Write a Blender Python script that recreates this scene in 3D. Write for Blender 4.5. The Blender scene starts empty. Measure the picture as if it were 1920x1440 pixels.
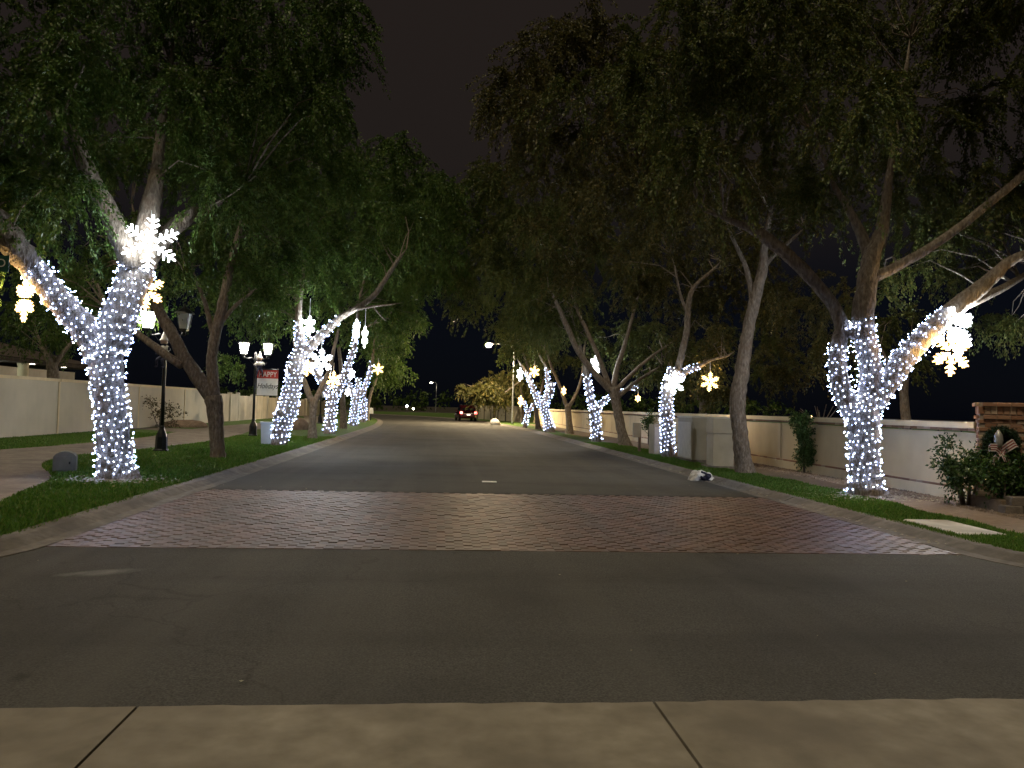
import bpy, bmesh, math, random
import numpy as np
from mathutils import Matrix, Vector

random.seed(7)
RNG = np.random.default_rng(11)
S = bpy.context.scene
COL = S.collection
R = math.radians

# ------------------------------------------------------------------ camera
cam_d = bpy.data.cameras.new('camera'); cam_d.sensor_width = 36.0; cam_d.lens = 27.04
cam_d.clip_start = 0.05; cam_d.clip_end = 2000.0
cam = bpy.data.objects.new('camera', cam_d); COL.objects.link(cam)
cam.matrix_world = (Matrix.Translation((0, 0, 1.55)) @ Matrix.Rotation(R(-5.27), 4, 'Z')
                    @ Matrix.Rotation(R(91.75), 4, 'X') @ Matrix.Rotation(R(1.5), 4, 'Z'))
S.camera = cam

# ------------------------------------------------------------------ night sky, dim town glow from behind
SUN_ELEV, SUN_AZ = 62.0, 215.0          # azimuth from +Y towards +X: behind the camera, to its left
world = bpy.data.worlds.new('World'); S.world = world; world.use_nodes = True
nt = world.node_tree; nt.nodes.clear()
wo = nt.nodes.new('ShaderNodeOutputWorld')
sky = nt.nodes.new('ShaderNodeTexSky'); sky.sky_type = 'NISHITA'; sky.sun_disc = False
sky.sun_elevation = R(SUN_ELEV); sky.sun_rotation = R(SUN_AZ)
bg1 = nt.nodes.new('ShaderNodeBackground'); bg1.inputs[1].default_value = 0.0001
nt.links.new(sky.outputs[0], bg1.inputs[0])
tc = nt.nodes.new('ShaderNodeTexCoord'); sp = nt.nodes.new('ShaderNodeSeparateXYZ')
nt.links.new(tc.outputs['Generated'], sp.inputs[0])
rp = nt.nodes.new('ShaderNodeValToRGB')
rp.color_ramp.elements[0].position = 0.0; rp.color_ramp.elements[0].color = (.0002, .0003, .0008, 1)
rp.color_ramp.elements[1].position = 0.55; rp.color_ramp.elements[1].color = (.0050, .0036, .0030, 1)
e = rp.color_ramp.elements.new(.14); e.color = (.0004, .0005, .0011, 1)
e = rp.color_ramp.elements.new(.30); e.color = (.0042, .0031, .0026, 1)
nt.links.new(sp.outputs[2], rp.inputs[0])
bg2 = nt.nodes.new('ShaderNodeBackground'); bg2.inputs[1].default_value = 1.0
nt.links.new(rp.outputs[0], bg2.inputs[0])
ad = nt.nodes.new('ShaderNodeAddShader')
nt.links.new(bg1.outputs[0], ad.inputs[0]); nt.links.new(bg2.outputs[0], ad.inputs[1])
nt.links.new(ad.outputs[0], wo.inputs[0])

sl = bpy.data.lights.new('sun', 'SUN'); sl.energy = 0.385; sl.angle = R(14); sl.color = (1.0, .84, .57)
sun = bpy.data.objects.new('sun', sl); COL.objects.link(sun)
_d = Vector((math.sin(R(SUN_AZ)) * math.cos(R(SUN_ELEV)), math.cos(R(SUN_AZ)) * math.cos(R(SUN_ELEV)), math.sin(R(SUN_ELEV))))
sun.rotation_euler = _d.to_track_quat('Z', 'Y').to_euler(); sun.location = (3, -8, 9)

S.render.engine = 'CYCLES'
S.view_settings.view_transform = 'Standard'; S.view_settings.look = 'None'
S.view_settings.exposure = 1.75; S.view_settings.gamma = 1.0
S.view_settings.use_curve_mapping = False
c = S.cycles
c.use_denoising = True; c.use_adaptive_sampling = True; c.adaptive_threshold = 0.02
c.max_bounces = 4; c.diffuse_bounces = 2; c.glossy_bounces = 2; c.transmission_bounces = 3; c.transparent_max_bounces = 6
c.sample_clamp_indirect = 2.5; c.sample_clamp_direct = 0; c.caustics_reflective = False; c.caustics_refractive = False
c.use_light_tree = True

# ------------------------------------------------------------------ helpers
def tag(o, label=None, cat=None, group=None, kind=None):
    if label: o['label'] = label
    if cat: o['category'] = cat
    if group: o['group'] = group
    if kind: o['kind'] = kind
    return o

def thing(name, label, cat, loc=(0, 0, 0), rz=0.0, group=None):
    o = bpy.data.objects.new(name, None); COL.objects.link(o)
    o.location = loc; o.rotation_euler = (0, 0, rz); o.empty_display_size = .2
    return tag(o, label, cat, group)

def link(name, me, parent=None, loc=None, rz=None, scale=None):
    o = bpy.data.objects.new(name, me); COL.objects.link(o)
    if parent: o.parent = parent
    if loc is not None: o.location = loc
    if rz is not None: o.rotation_euler = (0, 0, rz)
    if scale is not None: o.scale = scale
    return o

def copy_tree(o, parent=None):
    k = o.copy(); COL.objects.link(k); k.parent = parent
    for ch in list(o.children): copy_tree(ch, k)
    return k

class MB:
    def __init__(s): s.V = []; s.F = []
    def add(s, vs, fs):
        n = len(s.V); s.V.extend([tuple(v) for v in vs]); s.F.extend([tuple(i + n for i in f) for f in fs]); return s
    def box(s, c, d, rz=0.0, taper=1.0):
        x, y, z = [v / 2 for v in d]; ca, sa = math.cos(rz), math.sin(rz); vs = []
        for k, t in ((-z, 1.0), (z, taper)):
            for a, b in ((-x, -y), (x, -y), (x, y), (-x, y)):
                a *= t; b *= t
                vs.append((c[0] + a * ca - b * sa, c[1] + a * sa + b * ca, c[2] + k))
        return s.add(vs, [(3, 2, 1, 0), (4, 5, 6, 7), (0, 1, 5, 4), (1, 2, 6, 5), (2, 3, 7, 6), (3, 0, 4, 7)])
    def bbox(s, c, d, b=.006):
        """box with chamfered top edges and vertical corners: 8-sided footprint plus inset top"""
        x, y, z = [v / 2 for v in d]
        def ring(i, zz):
            X, Y = x - i, y - i; q = b
            return [(c[0] + u, c[1] + v, c[2] + zz) for u, v in ((-X + q, -Y), (X - q, -Y), (X, -Y + q), (X, Y - q), (X - q, Y), (-X + q, Y), (-X, Y - q), (-X, -Y + q))]
        vs = ring(0, -z) + ring(0, z - b) + ring(b, z); fs = [tuple(range(7, -1, -1)), tuple(range(16, 24))]
        for r0 in (0, 8):
            for i in range(8): fs.append((r0 + i, r0 + (i + 1) % 8, r0 + 8 + (i + 1) % 8, r0 + 8 + i))
        return s.add(vs, fs)
    def tube(s, pts, rad, n=8, cap=True, jit=0.0, close=False):
        pts = [Vector(p) for p in pts]; m = len(pts)
        if not hasattr(rad, '__len__'): rad = [rad] * m
        T = []
        for i in range(m):
            if close: t = pts[(i + 1) % m] - pts[i - 1]
            else: t = pts[min(i + 1, m - 1)] - pts[max(i - 1, 0)]
            T.append(t.normalized() if t.length > 1e-9 else Vector((0, 0, 1)))
        u = T[0].orthogonal().normalized(); vs = []; fs = []
        for i in range(m):
            u = (u - T[i] * u.dot(T[i]))
            u = u.normalized() if u.length > 1e-6 else T[i].orthogonal().normalized()
            w = T[i].cross(u)
            for k in range(n):
                a = 2 * math.pi * k / n; r = rad[i] * (1 + (random.uniform(-jit, jit) if jit else 0))
                vs.append(pts[i] + (u * math.cos(a) + w * math.sin(a)) * r)
        for i in range(m if close else m - 1):
            j = (i + 1) % m
            for k in range(n):
                fs.append((i * n + k, i * n + (k + 1) % n, j * n + (k + 1) % n, j * n + k))
        if cap and not close:
            fs.append(tuple(range(n - 1, -1, -1))); fs.append(tuple((m - 1) * n + k for k in range(n)))
        return s.add(vs, fs)
    def lathe(s, prof, n=12, c=(0, 0, 0), cap=True):
        vs = []; fs = []
        for r, z in prof:
            for k in range(n):
                a = 2 * math.pi * (k + .5) / n; vs.append((c[0] + r * math.cos(a), c[1] + r * math.sin(a), c[2] + z))
        for i in range(len(prof) - 1):
            for k in range(n): fs.append((i * n + k, i * n + (k + 1) % n, (i + 1) * n + (k + 1) % n, (i + 1) * n + k))
        if cap: fs.append(tuple(range(n - 1, -1, -1))); fs.append(tuple((len(prof) - 1) * n + k for k in range(n)))
        return s.add(vs, fs)
    def prism(s, poly, z0, z1):
        n = len(poly); vs = [(x, y, z0) for x, y in poly] + [(x, y, z1) for x, y in poly]
        fs = [tuple(range(n - 1, -1, -1)), tuple(range(n, 2 * n))]
        for i in range(n): fs.append((i, (i + 1) % n, n + (i + 1) % n, n + i))
        return s.add(vs, fs)
    def xform(s, M):
        s.V = [tuple(M @ Vector(v)) for v in s.V]; return s
    def mesh(s, name, mat, smooth=False):
        me = bpy.data.meshes.new(name); me.from_pydata(s.V, [], s.F); me.validate()
        if mat: me.materials.append(mat)
        if smooth:
            me.polygons.foreach_set('use_smooth', [True] * len(me.polygons))
        me.update(); return me
    def build(s, name, mat, parent=None, smooth=False, loc=None, rz=None, off=None):
        if off is not None: s.V = [(x - off[0], y - off[1], z - off[2]) for x, y, z in s.V]
        return link(name, s.mesh(name, mat, smooth), parent, loc, rz)

def np_mesh(name, verts, nper, mat):
    """verts (N*nper,3): N separate faces of nper corners"""
    me = bpy.data.meshes.new(name); nv = len(verts); nf = nv // nper
    me.vertices.add(nv); me.vertices.foreach_set('co', np.ascontiguousarray(verts, dtype=np.float32).ravel())
    me.loops.add(nv); me.loops.foreach_set('vertex_index', np.arange(nv, dtype=np.int32))
    me.polygons.add(nf); me.polygons.foreach_set('loop_start', np.arange(0, nv, nper, dtype=np.int32))
    me.update(calc_edges=True); me.materials.append(mat); return me

# ------------------------------------------------------------------ materials
def new_mat(name):
    m = bpy.data.materials.new(name); m.use_nodes = True
    b = m.node_tree.nodes['Principled BSDF']; return m, m.node_tree, b

def N(t, kind, **kw):
    n = t.nodes.new('ShaderNode' + kind)
    for k, v in kw.items(): setattr(n, k, v)
    return n

def ramp(t, fac, stops):
    r = N(t, 'ValToRGB'); el = r.color_ramp.elements
    while len(el) < len(stops): el.new(.5)
    for e_, (p, c_) in zip(el, stops): e_.position = p; e_.color = (*c_, 1)
    t.links.new(fac, r.inputs[0]); return r.outputs[0]

def noise(t, scale, detail=4, vec=None, rough=.55):
    n = N(t, 'TexNoise'); n.inputs['Scale'].default_value = scale; n.inputs['Detail'].default_value = detail; n.inputs['Roughness'].default_value = rough
    if vec is None:
        g = N(t, 'NewGeometry'); vec = g.outputs['Position']
    t.links.new(vec, n.inputs['Vector']); return n.outputs[0]

def mixc(t, a, b, fac, mode='MIX'):
    m = N(t, 'Mix', data_type='RGBA', blend_type=mode)
    if isinstance(fac, float): m.inputs[0].default_value = fac
    else: t.links.new(fac, m.inputs[0])
    for v, i in ((a, 6), (b, 7)):
        if isinstance(v, tuple): m.inputs[i].default_value = (*v, 1)
        else: t.links.new(v, m.inputs[i])
    return m.outputs[2]

def bump(t, b, h, strength=.4, dist=.02):
    n = N(t, 'Bump'); n.inputs['Strength'].default_value = strength; n.inputs['Distance'].default_value = dist
    t.links.new(h, n.inputs['Height']); t.links.new(n.outputs[0], b.inputs['Normal'])

def surface(name, c0, c1, scale=3.0, rough=.8, bscale=40.0, bstr=.4, bdist=.01, big=None, spec=.4):
    m, t, b = new_mat(name)
    col = ramp(t, noise(t, scale, 6), [(.3, c0), (.7, c1)])
    if big:
        col = mixc(t, col, big, ramp(t, noise(t, scale * .17, 3), [(.42, (0, 0, 0)), (.68, (.8, .8, .8))]))
    t.links.new(col, b.inputs['Base Color']); b.inputs['Roughness'].default_value = rough
    b.inputs['Specular IOR Level'].default_value = spec
    bump(t, b, noise(t, bscale, 3), bstr, bdist); return m

def streaks(m, dark, amt=.5):
    t = m.node_tree; b = t.nodes['Principled BSDF']; src = b.inputs['Base Color'].links[0].from_socket; g = N(t, 'NewGeometry')
    mp = N(t, 'Mapping'); mp.inputs['Scale'].default_value = (.6, .6, .12); t.links.new(g.outputs['Position'], mp.inputs[0])
    c1 = mixc(t, src, dark, ramp(t, noise(t, 2.6, 5, mp.outputs[0]), [(.50, (0, 0, 0)), (.74, (amt, amt, amt))]))
    t.links.new(c1, b.inputs['Base Color']); return m

def plain(name, c, rough=.6, metal=0.0, var=.25, scale=6.0, spec=.5):
    m, t, b = new_mat(name)
    col = ramp(t, noise(t, scale, 4), [(.3, tuple(v * (1 - var) for v in c)), (.7, tuple(min(1, v * (1 + var)) for v in c))])
    t.links.new(col, b.inputs['Base Color']); b.inputs['Roughness'].default_value = rough; b.inputs['Metallic'].default_value = metal
    b.inputs['Specular IOR Level'].default_value = spec
    return m

def emit(name, c, strength, sampled=True):
    m, t, b = new_mat(name)
    b.inputs['Base Color'].default_value = (*[min(.8, v) for v in c], 1)
    b.inputs['Emission Color'].default_value = (*c, 1); b.inputs['Emission Strength'].default_value = strength
    if not sampled: m.cycles.emission_sampling = 'NONE'
    return m

def leaf_mat(name, stops, transl=.35):
    m, t, b = new_mat(name)
    g = N(t, 'NewGeometry')
    col = ramp(t, g.outputs['Random Per Island'], stops)
    col = mixc(t, col, (.5, .5, .5), ramp(t, noise(t, .55, 2), [(.35, (0, 0, 0)), (.7, (.5, .5, .5))]), 'OVERLAY')
    t.links.new(col, b.inputs['Base Color']); b.inputs['Roughness'].default_value = .5; b.inputs['Specular IOR Level'].default_value = .35
    tr = N(t, 'BsdfTranslucent'); t.links.new(col, tr.inputs[0])
    mx = N(t, 'MixShader'); mx.inputs[0].default_value = transl
    t.links.new(b.outputs[0], mx.inputs[1]); t.links.new(tr.outputs[0], mx.inputs[2])
    t.links.new(mx.outputs[0], t.nodes['Material Output'].inputs[0]); return m

M = {}
# asphalt with soft tone patches, aggregate grain and a pale scuff of its own
m, t, b = new_mat('asphalt'); g = N(t, 'NewGeometry')
col = ramp(t, noise(t, 75, 3), [(.28, (.048, .047, .042)), (.5, (.092, .089, .079)), (.74, (.150, .144, .128))])
col = mixc(t, col, (.056, .053, .047), ramp(t, noise(t, .45, 6), [(.42, (0, 0, 0)), (.68, (.7, .7, .7))]))
mp = N(t, 'Mapping'); mp.inputs['Scale'].default_value = (1.3, .04, 1); t.links.new(g.outputs['Position'], mp.inputs[0])
col = mixc(t, col, (.135, .128, .112), ramp(t, noise(t, 1.0, 4, mp.outputs[0]), [(.48, (0, 0, 0)), (.72, (.5, .5, .5))]))
mp = N(t, 'Mapping'); mp.inputs['Location'].default_value = (0, 3.1, 0); mp.inputs['Scale'].default_value = (.05, .9, 1); t.links.new(g.outputs['Position'], mp.inputs[0])
col = mixc(t, col, (.050, .047, .042), ramp(t, noise(t, 1.0, 4, mp.outputs[0]), [(.52, (0, 0, 0)), (.72, (.45, .45, .45))]))
nz = N(t, 'TexNoise'); nz.inputs['Scale'].default_value = 1.5; nz.inputs['Detail'].default_value = 5; t.links.new(g.outputs['Position'], nz.inputs['Vector'])
vm = N(t, 'Vector' 'Math', operation='MULTIPLY_ADD'); t.links.new(nz.outputs['Color'], vm.inputs[0]); vm.inputs[1].default_value = (.9, .9, 0); t.links.new(g.outputs['Position'], vm.inputs[2])
vc = N(t, 'TexVoronoi', feature='DISTANCE_TO_EDGE'); vc.inputs['Scale'].default_value = .23; t.links.new(vm.outputs[0], vc.inputs['Vector'])
col = mixc(t, col, (.022, .020, .018), ramp(t, vc.outputs['Distance'], [(.0, (.30, .30, .30)), (.0015, (.2, .2, .2)), (.004, (0, 0, 0))]))
col = mixc(t, col, (.024, .022, .020), ramp(t, noise(t, 1.9, 2), [(.70, (0, 0, 0)), (.80, (.7, .7, .7))]))
mp = N(t, 'Mapping'); mp.vector_type = 'TEXTURE'; mp.inputs['Location'].default_value = (-2.95, 7.15, 0); mp.inputs['Rotation'].default_value = (0, 0, R(22)); mp.inputs['Scale'].default_value = (.55, .22, 1)
t.links.new(g.outputs['Position'], mp.inputs[0])
gr = N(t, 'TexGradient', gradient_type='SPHERICAL'); t.links.new(mp.outputs[0], gr.inputs[0])
ml = N(t, 'Math', operation='MULTIPLY'); t.links.new(gr.outputs[1], ml.inputs[0]); t.links.new(noise(t, 5, 5), ml.inputs[1])
col = mixc(t, col, (.26, .25, .235), ramp(t, ml.outputs[0], [(.16, (0, 0, 0)), (.5, (.8, .8, .8))]))
t.links.new(col, b.inputs['Base Color']); b.inputs['Roughness'].default_value = .85; b.inputs['Specular IOR Level'].default_value = .22
bump(t, b, noise(t, 110, 3), .8, .010); M['asphalt'] = m

def brickish(name, stops, rough):
    m, t, b = new_mat(name); g = N(t, 'NewGeometry'); oi = N(t, 'ObjectInfo')
    a = N(t, 'Math', operation='ADD'); t.links.new(g.outputs['Random Per Island'], a.inputs[0]); t.links.new(oi.outputs['Random'], a.inputs[1])
    f = N(t, 'Math', operation='FRACT'); t.links.new(a.outputs[0], f.inputs[0])
    col = ramp(t, f.outputs[0], stops)
    col = mixc(t, col, (.10, .075, .062), ramp(t, noise(t, 1.1, 5), [(.45, (0, 0, 0)), (.75, (.65, .65, .65))]))
    col = mixc(t, col, (.5, .5, .5), ramp(t, noise(t, 70, 3), [(.3, (0, 0, 0)), (.8, (.35, .35, .35))]), 'SOFT_LIGHT')
    mp = N(t, 'Mapping'); mp.inputs['Scale'].default_value = (1.1, .12, 1); t.links.new(g.outputs['Position'], mp.inputs[0])
    col = mixc(t, col, (.085, .075, .068), ramp(t, noise(t, 1.0, 4, mp.outputs[0]), [(.48, (0, 0, 0)), (.72, (.6, .6, .6))]))
    b.inputs['Specular IOR Level'].default_value = .42
    t.links.new(col, b.inputs['Base Color']); b.inputs['Roughness'].default_value = rough
    bump(t, b, noise(t, 90, 3), .5, .006); return m
M['paver'] = brickish('paver', [(0, (.118, .078, .062)), (.35, (.165, .100, .077)), (.7, (.195, .124, .096)), (.9, (.150, .110, .092)), (1, (.125, .078, .060))], .56)
M['brick'] = brickish('brick', [(0, (.27, .135, .080)), (.35, (.38, .215, .135)), (.7, (.33, .175, .108)), (.9, (.54, .42, .31)), (1, (.45, .27, .175))], .8)
M['mortar'] = surface('mortar', (.30, .25, .20), (.38, .32, .26), 20, .9)
M['sandbed'] = surface('sandbed', (.045, .038, .033), (.075, .062, .052), 30, .95)
M['concrete'] = surface('concrete', (.22, .195, .145), (.36, .32, .25), 5, .8, 120, .35, .004, big=(.17, .148, .112))
M['kerb'] = surface('kerb', (.13, .117, .098), (.25, .225, .19), 9, .9, 60, .7, .008, big=(.10, .088, .072))
M['cover'] = surface('cover', (.55, .53, .47), (.68, .66, .59), 8, .85, 90, .3, .004, big=(.30, .29, .26))
M['path'] = surface('path', (.17, .145, .122), (.27, .235, .20), 11, .85, 60, .7, .012, big=(.13, .108, .09))
M['stucco_cream'] = surface('stucco_cream', (.74, .61, .38), (.83, .70, .46), 2.2, .9, 130, .35, .006, big=(.67, .55, .35))
M['stucco_trim'] = surface('stucco_trim', (.76, .65, .43), (.84, .73, .51), 3, .9, 130, .3, .005)
M['stucco_grey'] = surface('stucco_grey', (.62, .57, .45), (.74, .68, .55), 1.0, .9, 130, .3, .006, big=(.54, .51, .44))
M['fence_panel'] = surface('fence_panel', (.52, .46, .36), (.64, .57, .45), 1.5, .9, 100, .3, .006, big=(.33, .30, .25))
streaks(M['stucco_grey'], (.50, .47, .40), .35); streaks(M['stucco_cream'], (.58, .48, .31), .3); streaks(M['fence_panel'], (.33, .29, .23), .6); streaks(M['stucco_trim'], (.52, .46, .36), .4)
M['dirt'] = surface('dirt', (.16, .12, .085), (.25, .195, .14), 9, .95, 60, .8, .02, big=(.20, .15, .11))
M['terrain'] = surface('terrain', (.030, .026, .018), (.055, .048, .034), .4, .95, 10, .5, .05)
M['lawn'] = surface('lawn', (.060, .120, .016), (.105, .175, .028), 14, .9, 150, 1.0, .03, big=(.060, .105, .022))
M['blade'] = leaf_mat('blade', [(0, (.050, .135, .014)), (.5, (.095, .205, .024)), (.85, (.135, .240, .036)), (1, (.20, .20, .07))], .3)
M['pebble'] = brickish('pebble', [(0, (.16, .12, .09)), (.5, (.30, .22, .16)), (1, (.40, .32, .25))], .85)
M['litter'] = leaf_mat('litter', [(0, (.30, .27, .16)), (.5, (.45, .42, .30)), (1, (.22, .17, .08))], .1)
m, t, b = new_mat('bark'); g = N(t, 'NewGeometry')
mp = N(t, 'Mapping'); mp.inputs['Scale'].default_value = (1, 1, .35); t.links.new(g.outputs['Position'], mp.inputs[0])
n1 = noise(t, 22, 6, mp.outputs[0]); col = ramp(t, n1, [(.25, (.080, .062, .048)), (.5, (.205, .168, .132)), (.75, (.36, .315, .262))])
vo = N(t, 'TexVoronoi'); vo.inputs['Scale'].default_value = 16; t.links.new(mp.outputs[0], vo.inputs['Vector'])
col = mixc(t, col, (.24, .15, .09), ramp(t, noise(t, 2.6, 4), [(.55, (0, 0, 0)), (.75, (.5, .5, .5))]))
col = mixc(t, col, (.05, .035, .025), ramp(t, vo.outputs['Distance'], [(.0, (.7, .7, .7)), (.22, (0, 0, 0))]))
t.links.new(col, b.inputs['Base Color']); b.inputs['Roughness'].default_value = .9; bump(t, b, n1, 1.0, .06); M['bark'] = m
M['leaf_green'] = leaf_mat('leaf_green', [(0, (.032, .066, .011)), (.4, (.060, .118, .018)), (.8, (.092, .155, .029)), (1, (.140, .175, .042))])
M['leaf_olive'] = leaf_mat('leaf_olive', [(0, (.036, .056, .011)), (.45, (.075, .100, .020)), (.8, (.112, .126, .030)), (1, (.155, .142, .040))])
M['leaf_yellow'] = leaf_mat('leaf_yellow', [(0, (.040, .044, .011)), (.45, (.080, .082, .020)), (.8, (.120, .108, .028)), (1, (.170, .125, .038))])
M['leaf_shrub'] = leaf_mat('leaf_shrub', [(0, (.018, .045, .010)), (.5, (.035, .080, .016)), (.9, (.060, .120, .028)), (1, (.10, .15, .05))], .15)
M['leaf_dry'] = leaf_mat('leaf_dry', [(0, (.05, .045, .022)), (.5, (.09, .08, .04)), (1, (.14, .12, .06))], .15)
M['wire'] = plain('wire', (.02, .035, .022), .6)
M['bulb'] = emit('bulb', (.43, .57, 1.0), 18)
M['bulb_mid'] = emit('bulb_mid', (.44, .57, 1.0), 8.5)
M['bulb_far'] = emit('bulb_far', (.42, .56, 1.0), 5)
M['flake_white'] = emit('flake_white', (.88, .95, 1.0), 4)
M['flake_warm'] = emit('flake_warm', (1.0, .62, .19), 2.8)
M['cable'] = plain('cable', (.5, .5, .48), .5)
M['black_metal'] = plain('black_metal', (.012, .014, .016), .35, .3, .3, 9)
M['grey_metal'] = plain('grey_metal', (.35, .36, .36), .45, .6, .2)
M['lamp_lit'] = emit('lamp_lit', (1.0, .93, .82), 34)
M['lamp_glass'] = plain('lamp_glass', (.75, .78, .80), .15, 0, .1)
M['street_lit'] = emit('street_lit', (1.0, .78, .48), 1500)
M['street_far'] = emit('street_far', (1.0, .85, .62), 40)
M['porch_lit'] = emit('porch_lit', (1.0, .90, .75), 25)
M['amber_lit'] = emit('amber_lit', (1.0, .62, .25), 6)
M['down_lit'] = emit('down_lit', (1.0, .90, .75), 5)
M['window_lit'] = emit('window_lit', (.45, .75, .72), .22)
M['white_paint'] = plain('white_paint', (.75, .76, .76), .5, 0, .06)
M['red_paint'] = plain('red_paint', (.42, .035, .028), .5, 0, .1)
M['ink'] = plain('ink', (.02, .02, .02), .6)
M['sign_green'] = plain('sign_green', (.010, .055, .040), .4)
M['util_green'] = plain('util_green', (.13, .135, .115), .6, 0, .2, 5)
M['util_beige'] = surface('util_beige', (.36, .33, .25), (.46, .42, .33), 2.5, .6, 60, .1, .002, big=(.28, .255, .19))
M['util_pale'] = surface('util_pale', (.42, .46, .42), (.52, .55, .50), 2.5, .55, 60, .1, .002)
M['util_trim'] = plain('util_trim', (.55, .52, .44), .6, 0, .1)
M['label_red'] = plain('label_red', (.30, .06, .035), .6)
M['rock'] = surface('rock', (.16, .115, .085), (.30, .22, .165), 5, .95, 18, .8, .05)
M['block'] = surface('block', (.13, .11, .095), (.22, .19, .165), 6, .95, 40, .6, .02)
M['cloth_white'] = plain('cloth_white', (.72, .70, .66), .9, 0, .1)
M['cloth_dark'] = plain('cloth_dark', (.018, .020, .045), .9)
M['needle'] = leaf_mat('needle', [(0, (.012, .030, .014)), (.6, (.025, .055, .026)), (1, (.05, .08, .04))], .1)
M['ribbon_white'] = plain('ribbon_white', (.62, .56, .54), .7, 0, .05)
M['ribbon_red'] = plain('ribbon_red', (.25, .04, .045), .7, 0, .1)
M['silver'] = plain('silver', (.45, .44, .42), .4, .5, .2)
M['car_paint'] = plain('car_paint', (.055, .006, .008), .22, .25, .1)
M['car_glass'] = plain('car_glass', (.012, .014, .016), .08)
M['tyre'] = plain('tyre', (.02, .02, .02), .85)
M['rim'] = plain('rim', (.5, .5, .52), .3, .8, .1)
M['tail'] = emit('tail', (1.0, .16, .13), 3.2)
M['plate'] = emit('plate', (1.0, .82, .68), .9)  # light falling on the licence plate, put in as its own glow
M['chrome'] = plain('chrome', (.6, .6, .62), .2, .9, .05)
M['roof_tile'] = surface('roof_tile', (.035, .026, .02), (.065, .048, .036), 5, .9)
M['house_wall'] = surface('house_wall', (.42, .36, .28), (.50, .44, .35), 2, .9)
M['skin'] = plain('skin', (.55, .40, .32), .6)

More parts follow.
